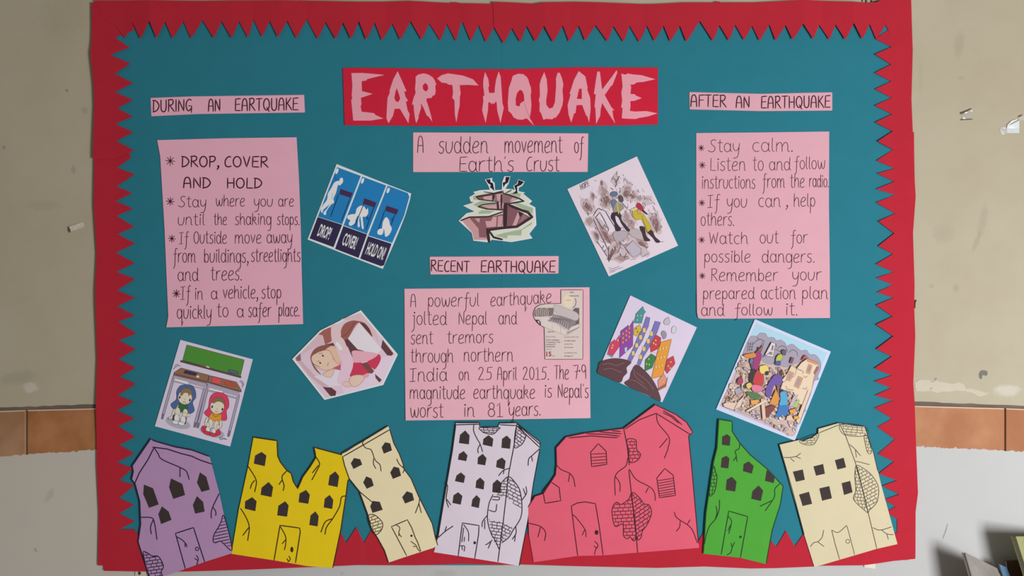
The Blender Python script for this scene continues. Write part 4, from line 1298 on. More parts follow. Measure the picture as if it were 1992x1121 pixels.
pc.f('345,342 460,372 440,397 325,370', (50, 42, 74), OL, .4).f('448,398 470,390 480,415 450,412', (205, 198, 210), OL, .4).f('602,405 685,425 682,480 595,460', (190, 74, 78), OL, .5).f('710,445 812,465 832,502 722,482', (170, 66, 52), OL, .5)
pc.l('232,335 250,312 275,305;245,300 268,290 298,305;860,450 885,470 885,510;868,440 893,458 900,490', OL, 5)
pc.done()
SK = (208, 184, 166)
pc = Pic(it, 'boy_drawing')
pc.o(275, 845, 122, 50, (150, 148, 160), 15)
pc.l('245,715 215,790 185,800', OL, 26).l('245,715 215,790 190,798', SK, 19).f('225,770 260,760 250,850 220,830', (56, 56, 66)).f('330,790 360,790 350,850 320,870', (56, 56, 66))
pc.fs('315,485 400,485 437,530 445,600 415,650 430,728 370,752 300,660 240,712 208,668 258,620 262,550 280,510', (68, 88, 132), OL, .7)
pc.f('290,655 370,675 362,735 300,745 275,700', (44, 92, 46), OL, .5).o(343, 600, 68, 70, SK, 12, OL, .7).fs('298,580 310,530 350,513 400,530 412,592 392,570 378,588 368,560 330,560 318,580', (122, 98, 68), OL, .4)
pc.o(292, 600, 8, 14, OL, 10).o(388, 627, 8, 14, OL, 10).l('318,650 335,642 352,658;335,615 342,625', OL, 4)
pc.l('385,770 340,765', OL, 34).l('385,770 340,765', SK, 28).o(272, 738, 26, 42, SK, 0, OL, .5).o(345, 745, 24, 35, SK, 0, OL, .5).o(263, 800, 24, 42, (214, 206, 216), 0, OL, .5).o(325, 812, 24, 42, (214, 206, 216), 0, OL, .5)
pc.o(250, 838, 32, 18, (214, 206, 216), 15, OL, .6).o(308, 850, 32, 18, (214, 206, 216), 15, OL, .6).o(340, 765, 24, 20, SK, 0, OL, .5)
pc.done()
pc = Pic(it, 'girl_drawing')
pc.o(600, 932, 122, 46, (150, 148, 160), 15)
pc.fs('600,575 655,553 720,570 755,620 757,690 735,730 737,812 680,812 610,740 570,787 525,748 562,700 575,620', (190, 54, 86), OL, .7)
pc.fs('505,875 540,878 560,920 620,935 650,890 683,942 640,968 560,958 500,920', (176, 48, 66), OL, .5)
pc.l('555,800 540,850 555,875;680,815 680,870 655,895', OL, 28).l('555,800 540,850 555,875;680,815 680,870 655,895', SK, 21)
pc.f('595,745 690,765 685,820 625,830 565,795', (216, 132, 42), OL, .5).o(648, 690, 68, 70, SK, 12, OL, .7).fs('600,650 625,605 665,598 708,615 725,680 700,655 670,640 640,642 620,655', (124, 90, 68), OL, .4)
pc.o(600, 690, 8, 14, OL, 10).o(697, 714, 8, 14, OL, 10).l('628,728 640,738 656,735;645,705 648,715', OL, 4).l('600,755 630,785 660,770', OL, 4)
pc.o(583, 850, 24, 46, SK, 5, OL, .5).o(640, 868, 24, 46, SK, 5, OL, .5).o(560, 905, 20, 26, (214, 206, 216), 0, OL, .5).o(615, 920, 20, 26, (214, 206, 216), 0, OL, .5)
pc.o(550, 938, 32, 18, (180, 50, 66), 15, OL, .6).o(610, 956, 32, 18, (180, 50, 66), 15, OL, .6).o(560, 860, 15, 22, SK, 0, OL, .5).o(655, 880, 15, 22, SK, 0, OL, .5)
pc.l('700,985 680,978 670,990 685,1002 700,994;700,996 712,988 716,998 724,990 730,1000 740,998', OL, 5)
pc.done()

# --- girl under chair
it = picture('chair_drill_picture', Z(560, 600, .16949), '838,22 1262,530 1095,880 420,1052 50,582 370,255', (204, 206, 228), .575,
             'five-sided cartoon of a girl lying under a brown chair, left of the Nepal note', tilt=(-0.005, 0))
pc = Pic(it, 'chair_drawing')
pc.f('835,48 1238,532 1080,862 432,1032 78,582 382,272', (202, 180, 194))
pc.f('600,130 835,52 1010,260 1060,420 960,300 820,140', (200, 170, 178))
pc.f('350,300 410,248 430,420 300,450 150,540 170,500', (196, 168, 176)).f('150,600 300,760 480,890 400,905 240,770 110,600', (190, 158, 166)).f('300,780 600,700 620,880 480,900', (206, 196, 216)).f('620,860 900,760 1090,560 1235,535 1080,862 640,985', (210, 188, 206))
BR, BD = (150, 88, 80), (92, 54, 58)
pc.f('410,250 495,213 502,380 430,420 402,310 350,300', BR).f('430,418 522,395 540,430 440,452', BD)
pc.f('400,902 500,910 558,955 545,1005 490,1008', BD).f('1088,360 1212,520 1190,545 1140,540 1070,450', BD).f('90,570 145,515 152,600 105,607', (130, 94, 104))
pc.fs('615,240 650,180 720,145 790,142 880,170 940,240 965,325 820,165 690,345 620,368 610,290', (142, 84, 76)).f('820,160 880,170 940,240 965,328', BD).l('620,330 700,270 770,150', (110, 62, 62), 8)
pc.f('820,168 1075,470 1020,525 930,515 790,470 690,345', (208, 200, 222)).f('635,370 690,350 800,470 880,490 760,500 740,560 700,470', BD)
pc.done()
pc = Pic(it, 'girl_drawing')
pc.fs('760,622 850,628 930,740 880,762 720,782 735,700', (186, 50, 80)).fs('905,625 1035,530 1067,570 1045,640 1000,700 975,690', (186, 50, 80)).fs('742,490 860,492 1030,525 930,600 770,622 745,560', (210, 156, 170))
pc.f('838,635 905,618 992,722 960,752 930,742', (112, 66, 62)).f('1000,752 1078,822 1050,852 1008,800', BD)
pc.fs('268,530 320,458 420,422 520,430 480,470 350,500 290,560 300,650 385,765 310,700 265,600', (132, 80, 72)).fs('400,762 500,700 532,720 490,792', (214, 178, 158), (120, 80, 80), .5)
pc.fs('282,545 350,505 430,480 490,500 530,590 600,640 560,668 500,700 430,712 350,685 320,670 275,600', (222, 180, 160), (130, 80, 80), .6).fs('430,475 520,430 600,520 622,600 580,638 530,585 480,490', (216, 170, 148), (130, 80, 80), .6).f('510,690 610,640 605,712', (176, 84, 104))
pc.l('590,380 650,540 690,640 650,760 625,850', (214, 178, 196), 120).l('550,210 555,330 600,420 660,500', (206, 178, 184), 110).l('565,400 610,470', (222, 208, 222), 40)
pc.o(680, 872, 52, 34, (216, 176, 160), 10, (130, 80, 80), .4).fs('705,830 740,775 840,765 880,800 850,850 790,895 740,895', (222, 180, 164), (130, 80, 80), .6).fs('860,780 910,745 935,770 900,800', (220, 150, 160))
pc.o(403, 545, 15, 8, (36, 28, 34), 30).o(372, 627, 13, 8, (36, 28, 34), 30).l('355,520 400,515;335,610 365,605;455,660 462,640 468,625;300,640 370,675', (90, 54, 56), 5)
pc.done()

# --- cracked earth with tilting houses
it = picture('tilting_city_picture', Z(1150, 570, .19625), '388,25 1048,342 705,1085 60,790', (206, 192, 214), .62,
             'tilted cartoon of bright crooked buildings splitting apart on a brown globe', tilt=(-0.004, 0))
pc = Pic(it, 'globe_drawing')
OL = (44, 30, 40)
pc.fs('85,690 160,658 270,650 395,682 350,740 355,790 320,830 285,887 170,845 66,795 72,740', (84, 52, 58), OL, .6).fs('445,712 520,760 600,850 655,950 685,1072 560,1015 335,907 378,850 395,780', (84, 52, 58), OL, .6)
pc.l('110,710 180,700 250,720 330,690;120,760 200,750 300,790;420,750 440,830 520,900;450,790 560,880 620,960;380,860 450,880 560,960', (140, 92, 92), 5)
pc.done()
YW = (214, 186, 96)
def house(s, rgb, wins, name='house_drawing', wc=YW, extra=None, ws=(14, 17)):
    h = Pic(it, name).f(s, rgb, OL, .6)
    for (x, y) in wins:
        h.f([(x - ws[0], y - ws[1] + 5), (x + ws[0] - 4, y - ws[1]), (x + ws[0], y + ws[1] - 5), (x - ws[0] + 3, y + ws[1])], wc, OL, .45)
    if extra:
        for (s2, c2) in extra:
            h.f(s2, c2, OL, .4)
    h.done()
house('160,600 190,495 235,460 240,480 280,415 287,520 215,622', (196, 56, 96), [(265, 470), (215, 520), (205, 545)], ws=(9, 12), extra=[('158,600 215,625 210,645 155,610', (120, 150, 170))])
house('290,380 370,318 375,340 400,300 418,268 412,525 278,648', (134, 62, 152), [(318, 405), (350, 378), (380, 350), (317, 448), (348, 420), (378, 395), (315, 490), (347, 468), (377, 435)], wc=(208, 130, 70), ws=(11, 15), extra=[('330,545 355,535 355,580 335,590', (170, 200, 220))])
house('440,210 512,133 522,165 540,188 522,208 500,302 420,298 440,225', (56, 138, 142), [(460, 225), (495, 225), (458, 268)], ws=(8, 10))
house('425,350 482,312 500,370 455,432 420,415', (198, 166, 62), [(445, 355), (460, 385)], wc=(160, 110, 50), ws=(8, 10))
house('545,235 583,247 568,330 540,390 510,470 455,560 400,677 360,660 420,540 455,450 500,370', (112, 108, 172), [(527, 370), (490, 440), (452, 520), (417, 598)], name='tower_drawing', ws=(17, 24))
house('632,280 688,292 650,400 610,470 575,540 515,640 483,722 455,702 480,630 520,530 560,460 590,400', (112, 108, 172), [(597, 405), (566, 478), (523, 555), (489, 635)], name='tower_drawing', ws=(17, 24))
house('640,415 692,445 685,500 655,562 590,590 583,515', (186, 48, 62), [(640, 470), (620, 498), (640, 512)], ws=(9, 11), extra=[('600,585 655,560 650,600 625,590', (206, 196, 214))])
house('595,602 642,632 605,742 530,777 535,665', (54, 114, 62), [(572, 655), (550, 705), (575, 710)], ws=(9, 12), wc=(150, 190, 90))
house('690,490 797,458 710,822 595,852 652,600', (216, 142, 44), [(685, 560), (715, 550), (745, 540), (662, 650), (693, 642), (725, 632), (645, 735), (675, 728), (705, 718)], name='tower_drawing', ws=(12, 17), wc=(232, 176, 84))
house('752,660 815,625 832,700 752,802 730,765', (188, 50, 72), [(790, 685), (765, 725), (785, 745)], ws=(9, 10))
house('720,798 752,862 735,925 665,957 660,872', (212, 134, 104), [(700, 850), (715, 880)], ws=(9, 10), wc=(230, 180, 140), extra=[('655,950 735,900 760,830 740,930 668,968', (150, 90, 70))])
for (x, y, g_) in ((750, 285, 178), (822, 365, 196), (722, 412, 140)):
    cl = Pic(it, 'smoke_puff')
    cl.blot(x, y, 26, 38, (g_, g_ - 4, g_ + 6), 15, 9, .25, OL, .5).done()

# --- crowd in ruins
it = picture('ruins_crowd_picture', Z(1380, 620, .21404), '413,5 1103,300 775,1110 60,825', (200, 206, 232), .66,
             'tilted colourful cartoon of people climbing over town ruins, above the green house', tilt=(0.003, 0), hb=9.6)
OL = (58, 44, 54)
pc = Pic(it, 'sky_drawing')
pc.f('425,42 1068,312 752,1072 92,795', (196, 176, 190)).f('425,42 1068,312 1010,450 350,200', (168, 204, 224))
pc.done()
pc = Pic(it, 'smoke_drawing')
pc.fs('300,335 320,270 350,200 380,160 430,160 460,132 510,138 530,170 580,172 610,200 650,195 690,225 700,250 750,232 790,260 830,290 880,288 910,325 960,330 1000,375 1012,440 985,520 960,560 600,560 300,470', (158, 150, 168), OL, .5)
pc.l('400,230 430,200 470,190 500,210;540,250 560,220 600,230 610,260;620,270 650,250 690,260 710,300;720,310 750,285 790,300 800,340;560,300 600,280 640,300;850,330 890,350 900,390;430,170 450,190', OL, 5)
pc.l('355,210 345,300;375,210 362,300;395,212 380,300;350,230 400,232;348,255 397,257;345,280 392,282', OL, 5, False)
pc.done()
pc = Pic(it, 'rubble_drawing')
pc.fs('300,330 400,300 500,400 620,420 700,440 800,400 900,370 985,430 950,560 900,720 850,870 800,960 757,1066 600,1000 480,930 280,850 118,790 150,680 220,560 260,420', (200, 174, 162), OL, .4)
RC = random.Random(4)
region = pc.z('300,340 420,400 560,430 700,470 830,560 920,640 850,880 800,960 755,1060 600,1000 480,930 280,850 125,785 150,690 220,560 260,420')
cols = [(214, 186, 168), (190, 160, 150), (224, 204, 194), (172, 140, 122), (206, 162, 122), (168, 156, 168), (226, 210, 205)]
cnt = 0
while cnt < 330:
    x, y = RC.uniform(120, 950), RC.uniform(340, 1060)
    if inside(pc.z.one(x, y), [region]):
        low = y > 760 + (x - 100) * .25
        r = RC.uniform(8, 17) if low else RC.uniform(9, 20)
        cc = RC.choice(cols if not low else [(188, 172, 184), (208, 196, 206), (168, 152, 164), (220, 205, 205)])
        pc.blot(x, y, r * 1.15, r * .85, cc, RC.uniform(0, 90), 6, .28, OL, .4)
        cnt += 1
for _ in range(90):
    x, y = RC.uniform(130, 940), RC.uniform(360, 1040)
    if inside(pc.z.one(x, y), [region]):
        a = RC.uniform(0, 3.1)
        pc.l('%f,%f %f,%f' % (x, y, x + 26 * math.cos(a), y + 26 * math.sin(a)), RC.choice([(110, 84, 80), (92, 70, 76), (150, 110, 80)]), 5, False)
pc.f('120,775 160,755 245,765 320,690 280,800 215,832 130,800', (220, 192, 176), OL, .6).l('215,832 248,768', OL, 5, False).f('225,640 275,625 290,670 240,695', (168, 158, 178), OL, .5).f('300,490 325,510 315,600 290,620 285,560', (214, 184, 168), OL, .5)
pc.l('170,700 180,735;155,728 190,712;160,745 185,740', OL, 7, False)
pc.done()
pc = Pic(it, 'ruined_house_drawing')
pc.f('560,215 595,225 575,345 520,340 500,330', (214, 202, 205), OL, .6).f('565,240 580,245 572,290 556,285', (120, 108, 120)).f('540,300 570,308 566,330 535,325', (140, 128, 140)).l('480,350 560,300', OL, 5)
pc.f('740,425 790,452 770,520 700,600 650,560 700,500', (222, 196, 168), OL, .6)
pc.f('885,362 978,400 985,430 945,530 925,640 880,720 860,790 800,770 760,670 640,640 660,580 770,520 790,450 830,400', (224, 200, 174), OL, .7)
pc.f('885,362 978,400 970,420 880,385', (212, 140, 96), OL, .5).f('895,410 930,425 905,505 870,490', (206, 150, 96), OL, .5).f('900,425 920,432 900,485 882,478', (150, 130, 140)).f('970,430 990,445 950,510 940,490', (160, 90, 80), OL, .4)
pc.f('720,475 765,495 725,570 690,550', (214, 152, 96), OL, .5).f('725,490 752,502 722,555 702,545', (160, 144, 154)).f('800,520 845,540 805,635 762,612', (214, 150, 92), OL, .5).f('805,535 832,548 800,618 775,605', (160, 140, 150))
pc.l('780,450 850,480 840,500;850,520 870,535 885,520;690,610 700,640 760,650;840,630 870,640 880,620', OL, 5, False)
pc.l('800,930 905,650', (224, 196, 168), 36, False).l('782,925 890,645;818,935 922,655', OL, 5, False).f('760,700 800,690 760,800 720,790', (190, 170, 180), OL, .4).f('800,730 815,740 790,810 755,800 770,760', (160, 190, 110), OL, .4)
pc.f('740,350 765,355 745,410 725,400', (120, 74, 82), OL, .4).f('850,340 875,330 860,370 830,380', (176, 60, 66), OL, .4)
pc.done()
def person(parts, name='person_drawing'):
    h = Pic(it, name)
    for q in parts:
        h.fs(*q, OL, .5)
    h.done()
SKD = (150, 96, 76)
person([('440,262 460,268 465,300 440,298', (90, 50, 46)), ('405,330 435,290 468,325 455,400 432,462 385,455 392,400', (158, 42, 106)), ('385,455 370,400 395,390', (80, 80, 130)), ('440,290 480,240 492,205 470,290', SKD)])
person([('402,455 415,470 400,560 370,590 358,520 375,470', (40, 34, 40)), ('430,470 480,500 490,560 470,612 400,592 395,550', (192, 52, 50)), ('385,600 465,612 480,650 425,668 385,650', (216, 116, 146))])
person([('640,470 658,465 655,520 635,520', (84, 50, 46)), ('560,545 600,508 650,520 655,580 620,625 585,600 545,712 508,690 512,630', (106, 74, 158)), ('610,600 625,610 630,690 615,670', SKD)])
person([('640,640 665,645 668,665 642,665', (40, 30, 34)), ('640,670 690,665 705,730 690,800 632,790 640,730', (74, 160, 204)), ('630,795 710,790 708,850 680,895 665,870 640,890 590,890 615,840', (46, 112, 184))])
person([('610,340 645,320 662,350 640,385 600,385', (180, 184, 62)), ('598,390 640,385 635,425 600,420', (56, 86, 150)), ('655,290 690,285 685,330 660,325', (90, 84, 92))])
person([('460,430 520,425 535,485 470,500 450,460', (226, 200, 110)), ('505,480 535,480 525,512 500,505', (46, 36, 40))])
person([('330,670 380,668 455,692 440,732 380,722', (72, 118, 62)), ('330,600 365,580 382,610 350,640', (222, 190, 90)), ('310,600 330,600 325,630 305,620', (60, 50, 56))])
person([('310,330 400,310 420,340 380,360 330,352', (206, 130, 62)), ('370,365 395,370 380,410 362,400', (90, 120, 150)), ('250,560 290,530 300,580 260,600', (160, 60, 90))])
for q_ in (('370,740 450,733 432,782 375,778', (222, 158, 74), OL, .6),
           ('600,640 628,700 625,770 590,790 540,770', (214, 142, 56), OL, .6),
           ('500,810 560,785 602,798 545,870 515,905', (124, 58, 54), OL, .6),
           ('462,728 495,725 510,915 478,915', (222, 186, 166), OL, .6),
           ('330,835 500,735 530,745 350,845', (226, 204, 184), OL, .5),
           ('720,830 775,815 780,850 735,870', (226, 150, 66), OL, .5),
           ('760,885 805,880 812,905 765,918', (220, 160, 66), OL, .5),
           ('700,885 735,870 770,935 690,920', (222, 186, 160), OL, .5)):
    Pic(it, 'debris_drawing').f(*q_).done()

# --- newspaper clipping on the Nepal note
it = picture('newspaper_clipping', Z(1020, 550, .1427), '497,97 803,97 800,1047 280,1047 270,615 200,570 145,505 125,455 122,420 145,350 180,318 230,298 300,287 497,283', (196, 180, 176), .58,
             'odd-shaped newspaper clipping with a map, glued on the Nepal note', hb=9.5, tilt=(0, 0), cat='clipping', thick=0.15)
OL = (60, 38, 46)
pc = Pic(it, 'map_print')
pc.o(600, 250, 82, 105, (202, 186, 170)).o(600, 250, 60, 85, (208, 192, 166)).l('690,215 705,260 690,315 660,348', (84, 72, 78), 9)
pc.f('185,345 400,345 395,455 260,462 138,462 130,430 148,372', (112, 100, 102))
for r_ in range(22, 200, 27):
    pts = [(345 - r_ * math.sin(math.radians(a)), 415 - r_ * .95 * math.cos(math.radians(a))) for a in range(20, 170, 12)]
    pts = [q for q in pts if q[1] < 462 and q[1] > 345 and q[0] > 138]
    if len(pts) > 3:
        pc.k.line(pc.z(pts), 1.1, pc.M((190, 174, 168)))
pc.o(345, 415, 12, 12, (150, 60, 66))
pc.f('690,345 748,345 748,608 585,695 600,640 690,560 640,400', (96, 84, 90)).fs('400,312 450,305 600,360 700,400 740,440 742,480 700,520 560,480 420,400', (178, 168, 168), (110, 98, 104), .4)
pc.f('400,430 560,470 700,520 700,560 590,640 480,560 310,520 380,470', (128, 118, 122)).f('570,690 640,600 745,560 748,605', (196, 184, 180), OL, .4).f('230,470 380,470 310,520 560,650 570,720 250,590', (200, 186, 180))
for k_ in range(9):
    pc.l('%d,%d %d,%d' % (390 + k_ * 26, 430 + k_ * 14, 340 + k_ * 30, 520 + k_ * 16), (190, 178, 176), 5)
    pc.l('%d,%d %d,%d' % (330 + k_ * 14, 500 + k_ * 2 - 30, 560 + k_ * 12, 640 - k_ * 16), (84, 74, 80), 4)
pc.f('150,505 200,507 222,540 225,585 200,570 160,520', (48, 36, 42)).f('178,520 200,522 208,560 195,555', (200, 186, 182)).l('235,590 400,660 570,720 745,612;380,570 380,640;495,600 495,690', (110, 98, 102), 3, False)
pc.done()
pc = Pic(it, 'newsprint')
def nt_(t, x, y, w_, h_, c_=(70, 52, 58), b_=0.01):
    print_text(pc.k, t, pc.z.one(x, y), (w_ * .1427, 0), (0, -h_ * .1427), pc.M(c_), b_)
GY = (142, 126, 126)
nt_('EPICENTRE', 297, 748, 125, 18, GY)
nt_('54 km southwest', 297, 790, 180, 18)
nt_('of Lamjung, 77 km', 297, 820, 195, 18)
nt_('northwest of', 297, 850, 130, 18)
nt_('Kathmandu', 297, 880, 120, 18)
nt_('DEPTH', 297, 918, 72, 16, GY)
nt_('15', 300, 1005, 70, 62, (156, 34, 56), .03)
nt_('km', 385, 1005, 28, 14)
pc.done()
pc = Pic(it, 'newsprint')
nt_('PEOPLE AFFECTED', 545, 752, 198, 17, GY)
nt_('6.6 million people', 545, 800, 150, 18, (156, 50, 62))
nt_('DURATION', 545, 848, 115, 17, GY)
nt_('40 seconds', 545, 890, 120, 16, (120, 70, 76))
nt_('AFTERSHOCKS', 545, 968, 175, 18, GY)
nt_('At least 17', 545, 1010, 118, 18)
nt_('NEPAL', 625, 138, 52, 13)
nt_('Kathmandu', 615, 188, 130, 16)
nt_('INDIA', 575, 245, 60, 12, GY)
nt_('NEAR CITY', 318, 678, 95, 14)
pc.done()
k = Ink(it, 'pen_outline')
k.line(it.zz('499,99 801,99 798,1045 282,1045 272,613'), .9, M_INK, False)
k.line(it.zz('272,613 200,568 145,503 127,455 124,420 147,352 182,320 230,300 300,289'), .9, M_INK)
k.line(it.zz('300,289 499,285 499,99'), .9, M_INK, False)
k.done()

# ------------------------------------------------------------------ bits of tape on the wall and around the edges
def tape(name, rows, label, m, cat='tape', thick=0.1):
    """rows of (x, y, h) strips -> a thin crumpled band"""
    cx = sum(q[0] for r in rows for q in r) / sum(len(r) for r in rows)
    cy = sum(q[1] for r in rows for q in r) / sum(len(r) for r in rows)
    org = P(cx, cy, 0)
    n = len(rows[0])
    v, f = [], []
    for dz in (0, thick):
        for r in rows:
            for (x, y, h) in r:
                v.append(tuple(P(x, y, h - dz) - org))
    R = len(rows)
    for i in range(R - 1):
        for j in range(n - 1):
            a = i * n + j
            f.append((a, a + n, a + n + 1, a + 1))
            a += R * n
            f.append((a, a + 1, a + n + 1, a + n))
    for j in range(n - 1):
        f.append((j, j + 1, R * n + j + 1, R * n + j))
        b = (R - 1) * n + j
        f.append((b + 1, b, R * n + b, R * n + b + 1))
    for i in range(R - 1):
        a = i * n
        f.append((a + n, a, R * n + a, R * n + a + n))
        b = a + n - 1
        f.append((b, b + n, R * n + b + n, R * n + b))
    me = bpy.data.meshes.new(name)
    me.from_pydata(v, [], f)
    me.materials.append(m)
    me.update()
    o = link(name, me)
    o.location = org
    tag(o, label, cat)
    return o


def tape_mat(col, alpha, rough):
    m = bpy.data.materials.new('clear_tape')
    m.use_nodes = True
    b = m.node_tree.nodes['Principled BSDF']
    b.inputs['Base Color'].default_value = (*col, 1)
    b.inputs['Roughness'].default_value = rough
    b.inputs['Alpha'].default_value = alpha
    b.inputs['Specular IOR Level'].default_value = 0.9
    return m


MT1 = tape_mat((0.80, 0.72, 0.62), 0.75, 0.25)
MT2 = tape_mat((0.72, 0.68, 0.60), 0.40, 0.12)
MT3 = tape_mat((0.74, 0.80, 0.84), 0.85, 0.3)
rt = random.Random(9)
rows = []
for i in range(8):
    t = i / 7
    rows.append([(134 + 28 * t + 2.5 * s, 441 - 9 * t + 10 * s + rt.uniform(-.3, .3), 0.4 + rt.uniform(0, 1.2) + (1 - t) * 2.5 * (1 - s)) for s in (0, .33, .66, 1)])
tape('tape_scrap', rows, 'small whitish scrap of crumpled tape on the beige wall left of the display', MT1)
rows = []
for i in range(7):
    t = i / 6
    rows.append([(1870 + 22 * t + 1 * s, (220 - 8 * t) + (15 + 6 * t) * s, 0.3 + rt.uniform(0, 1.3) + (2.0 if s == 0 else 0)) for s in (0, .2, .4, .6, .8, 1)])
tape('tape_scrap', rows, 'small clear crumpled tape scrap with dark edges on the right wall', MT2)
slab_m = mat((0.13, 0.10, 0.06), .8, 0, 0, .2)
t2 = bpy.data.objects['tape_scrap.001']
def tape_patch(o, pts, h, m=None, name='dark_edge'):  # thin patch set on a piece of tape, dark edge strip by default
    me0 = slab(name, pts, h - .3, h, m or slab_m)
    me0.data.transform(__import__('mathutils').Matrix.Translation(-o.location))
    me0.parent = o
tape_patch(t2, Z(1840, 190, .0803)('350,385 380,355 480,320 620,262 640,268 500,345 390,400'), 3.4)
tape_patch(t2, Z(1840, 190, .0803)('360,530 380,520 650,512 660,522 600,535 370,548'), 1.9)
tape_patch(bpy.data.objects['tape_scrap'], [(131.8, 442.5), (134, 441), (136.5, 446), (137.6, 450), (135.5, 453), (133, 450)], 3.4)
rows = []
for i in range(7):
    t = i / 6
    rows.append([(1959 + 24 * t, (246 - 12 * t if s == 0 else 240 + 19 * s), 0.6 + (2.0 if s == 0 else 0) + rt.uniform(0, .25)) for s in (0, .5, 1)])
tape('tape_scrap', rows, 'pale bluish square of tape on the right wall near the frame edge', MT3)
t3 = bpy.data.objects['tape_scrap.002']
for k_ in range(1):
    zt = Z(1840, 190, .0803)
    tape_patch(t3, zt('1735,470 1800,425 1855,412 1850,430 1780,465'), 2.0)
    m_ = tape_mat((0.85, 0.85, 0.8), 0.35, 0.08)
    tape_patch(t3, zt('1310,760 1330,720 1400,700 1480,740 1490,860 1400,900 1320,880'), 1.0, m_, 'clear_end')
    tape_patch(t3, zt('1740,500 1860,435 2000,440 2000,540 1800,545'), 1.6, m_, 'clear_end')
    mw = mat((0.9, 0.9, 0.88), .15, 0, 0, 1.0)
    tape_patch(t3, zt('1480,672 1590,560 1730,520 1725,545 1620,600 1500,690'), 2.9, mw, 'folded_edge')
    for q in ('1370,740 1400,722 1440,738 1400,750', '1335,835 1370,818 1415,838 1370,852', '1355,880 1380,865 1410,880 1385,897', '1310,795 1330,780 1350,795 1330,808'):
        tape_patch(t3, zt(q), 1.4, mw, 'painted_glint')  # small white patches painted on where the tape glints

MTB = tape_mat((0.66, 0.60, 0.50), 1.0, 0.5)
tape('tape_tab', [[(1680.5, 1094, 6.0), (1681.5, 1104, 5.7)], [(1703.5, 1094, 6.0), (1703, 1107, 5.7)]], 'small cream paper tab sticking out below the bottom right border', mat((.78, .72, .62), .7, .05, 0, .2, 'tab'))
tb = tape('tape_tab', [[(263, 1104, 6.0), (263, 1121, 5.7)], [(288, 1104, 6.0), (291, 1124, 5.7)]], 'small beige tape tab with a dark knot below the bottom left border', MTB)
tape_patch(tb, smooth([(268.5, 1114), (271, 1112.5), (274, 1114), (273, 1118), (270, 1119)], 1, True), 6.6, mat((.06, .035, .02), .9, 0, 0, .2), 'dark_knot')
single('torn_scrap', [RZ2('345,858 350,852 362,853 354,872 352,905 345,915')], 8.1, lambda x, y: 0, 0, .2, mat((.05, .02, .02), .9, 0, 0, .2),
       'tiny dark torn scrap poking out of the right border', 'scrap')
ZT = Z(1560, 0, .1205)
hk = link('wall_hook', None)
hk.location = P(1690, 2, 0)
tag(hk, 'small dark metal hook on the wall above the top right border', 'hook')
for s_ in ('975,-60 985,-60 985,30 975,28', '1032,-60 1055,-60 1055,38 1030,38', '1115,-60 1130,-60 1132,30 1118,32', '1120,15 1240,5 1240,14 1120,28'):
    b_ = slab('hook_prong', ZT(s_), 0, 3.2, mat((.12, .09, .05), .6, .1, 0, .4, 'hook'))
    b_.data.transform(__import__('mathutils').Matrix.Translation(-hk.location))
    b_.parent = hk
single('red_scrap', [Z(1280, 0, .2209)('500,26 510,12 525,16 533,8 540,14 548,25 530,30')], 8.4, lambda x, y: 0, 0, .2, M_RED, 'tiny red paper scrap on the top edge of the right border strip', 'scrap')

# ------------------------------------------------------------------ desk (just below the frame) with books leaning on the wall
def box(name, x0, x1, y0, y1, z0, z1, m, parent=None, org=Vector((0, 0, 0))):
    v = [Vector((x, y, z)) - org for x in (x0, x1) for y in (y0, y1) for z in (z0, z1)]
    f = [(0, 1, 3, 2), (4, 6, 7, 5), (0, 4, 5, 1), (2, 3, 7, 6), (0, 2, 6, 4), (1, 5, 7, 3)]
    me = bpy.data.meshes.new(name)
    me.from_pydata([tuple(q) for q in v], [], f)
    me.materials.append(m)
    me.update()
    o = link(name, me, parent)
    b = o.modifiers.new('bevel', 'BEVEL')
    b.width = 0.004
    b.segments = 2
    return o


MW = mat((0.20, 0.11, 0.06), .5, .15, .1, key='wood')
dk = link('desk', None)
dk.location = (1.75, -0.25, 0)
tag(dk, 'brown wooden desk against the wall below the leaning books', 'desk')
O_ = Vector(dk.location)
box('desk_top', 1.05, 2.45, -.50, -.008, .70, .73, MW, dk, O_)
for xx in (1.08, 2.38):
    for yy in (-.48, -.08):
        box('leg', xx, xx + .04, yy, yy + .04, 0, .70, MW, dk, O_)


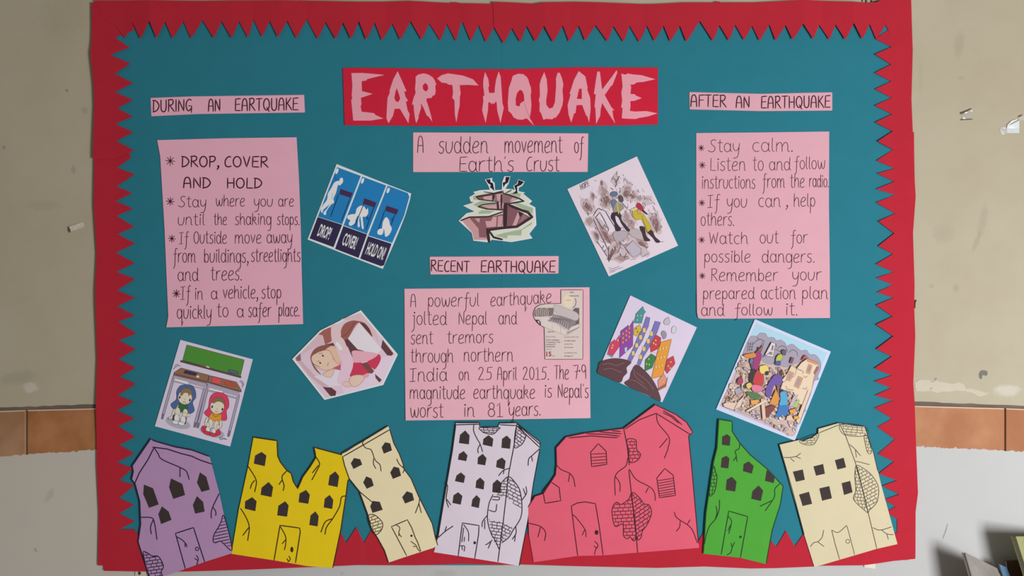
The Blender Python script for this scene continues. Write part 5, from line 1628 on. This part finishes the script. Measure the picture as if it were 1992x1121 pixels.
def prism(name, quad, nrm_mm, m, parent, org):
    """quad given as (x, y, h_mm) corners (clockwise from the upper left), pushed back by nrm_mm"""
    a = [P(x, y, h) for x, y, h in quad]
    n = (a[1] - a[0]).cross(a[-1] - a[0]).normalized()
    if n.y > 0:
        n = -n
    b = [q - n * nrm_mm / 1000.0 for q in a]
    N_ = len(a)
    v = [tuple(q - org) for q in a + b]
    f = [tuple(range(N_))[::-1], tuple(range(N_, 2 * N_))] + [(i, (i + 1) % N_, N_ + (i + 1) % N_, N_ + i) for i in range(N_)]
    me = bpy.data.meshes.new(name)
    me.from_pydata(v, [], f)
    me.materials.append(m)
    me.update()
    return link(name, me, parent)


def book(name, quad, t, mc, mp, label, edge=1.6):
    """cover, page block, back cover"""
    a = [P(x, y, h) for x, y, h in quad]
    org = (a[2] + a[3]) / 2
    r = link(name, None)
    r.location = org
    tag(r, label, 'book')
    n = (a[1] - a[0]).cross(a[-1] - a[0]).normalized()
    if n.y > 0: n = -n
    prism('front_cover', quad, edge, mc, r, org)
    c_ = sum(a, Vector()) / 4
    def lay(off, th, m, nm, shrink):
        b = [c_ + (q - c_) * shrink - n * off for q in a]
        b2 = [q - n * th for q in b]
        v = [tuple(q - org) for q in b + b2]
        f = [(3, 2, 1, 0), (4, 5, 6, 7)] + [(i, (i + 1) % 4, 4 + (i + 1) % 4, 4 + i) for i in range(4)]
        me = bpy.data.meshes.new(nm)
        me.from_pydata(v, [], f)
        me.materials.append(m)
        me.update()
        link(nm, me, r)
    lay(edge / 1000, t / 1000, mp, 'page_block', .985)
    lay((edge + t) / 1000, edge / 1000, mc, 'back_cover', 1.0)
    return r


MPG = mat((.40, .38, .33), .8, .1, .1, key='pages')
book('leaning_book', [(1877, 1075, 105), (1944, 1108, 45), (1978, 1200, 90), (1912, 1196, 135)], 7, mat((.30, .275, .25), .7, .25, .2, key='gcover'), MPG,
     'grey worn book leaning on the white wall, left of the green one')
book('leaning_book', [(1976, 1044, 110), (2075, 1043, 45), (2125, 1200, 80), (2026, 1202, 140)], 14, mat((.33, .34, .15), .6, .2, .1, key='ycover'), MPG,
     'yellow-green book at the bottom right corner')
book('leaning_book', [(1944, 1098, 60), (1958, 1104, 60), (2000, 1205, 70), (1980, 1205, 70)], 5, mat((.06, .16, .30), .5, .1, .1, key='bcover'), MPG,
     'thin blue book edge between the grey and green books')
book('leaning_book', [(1958, 1092, 38), (2000, 1090, 38), (2030, 1205, 60), (1975, 1205, 60)], 8, mat((.10, .055, .03), .7, .2, .1, key='brcover'), MPG,
     'dark brown book in shadow behind the blue one')
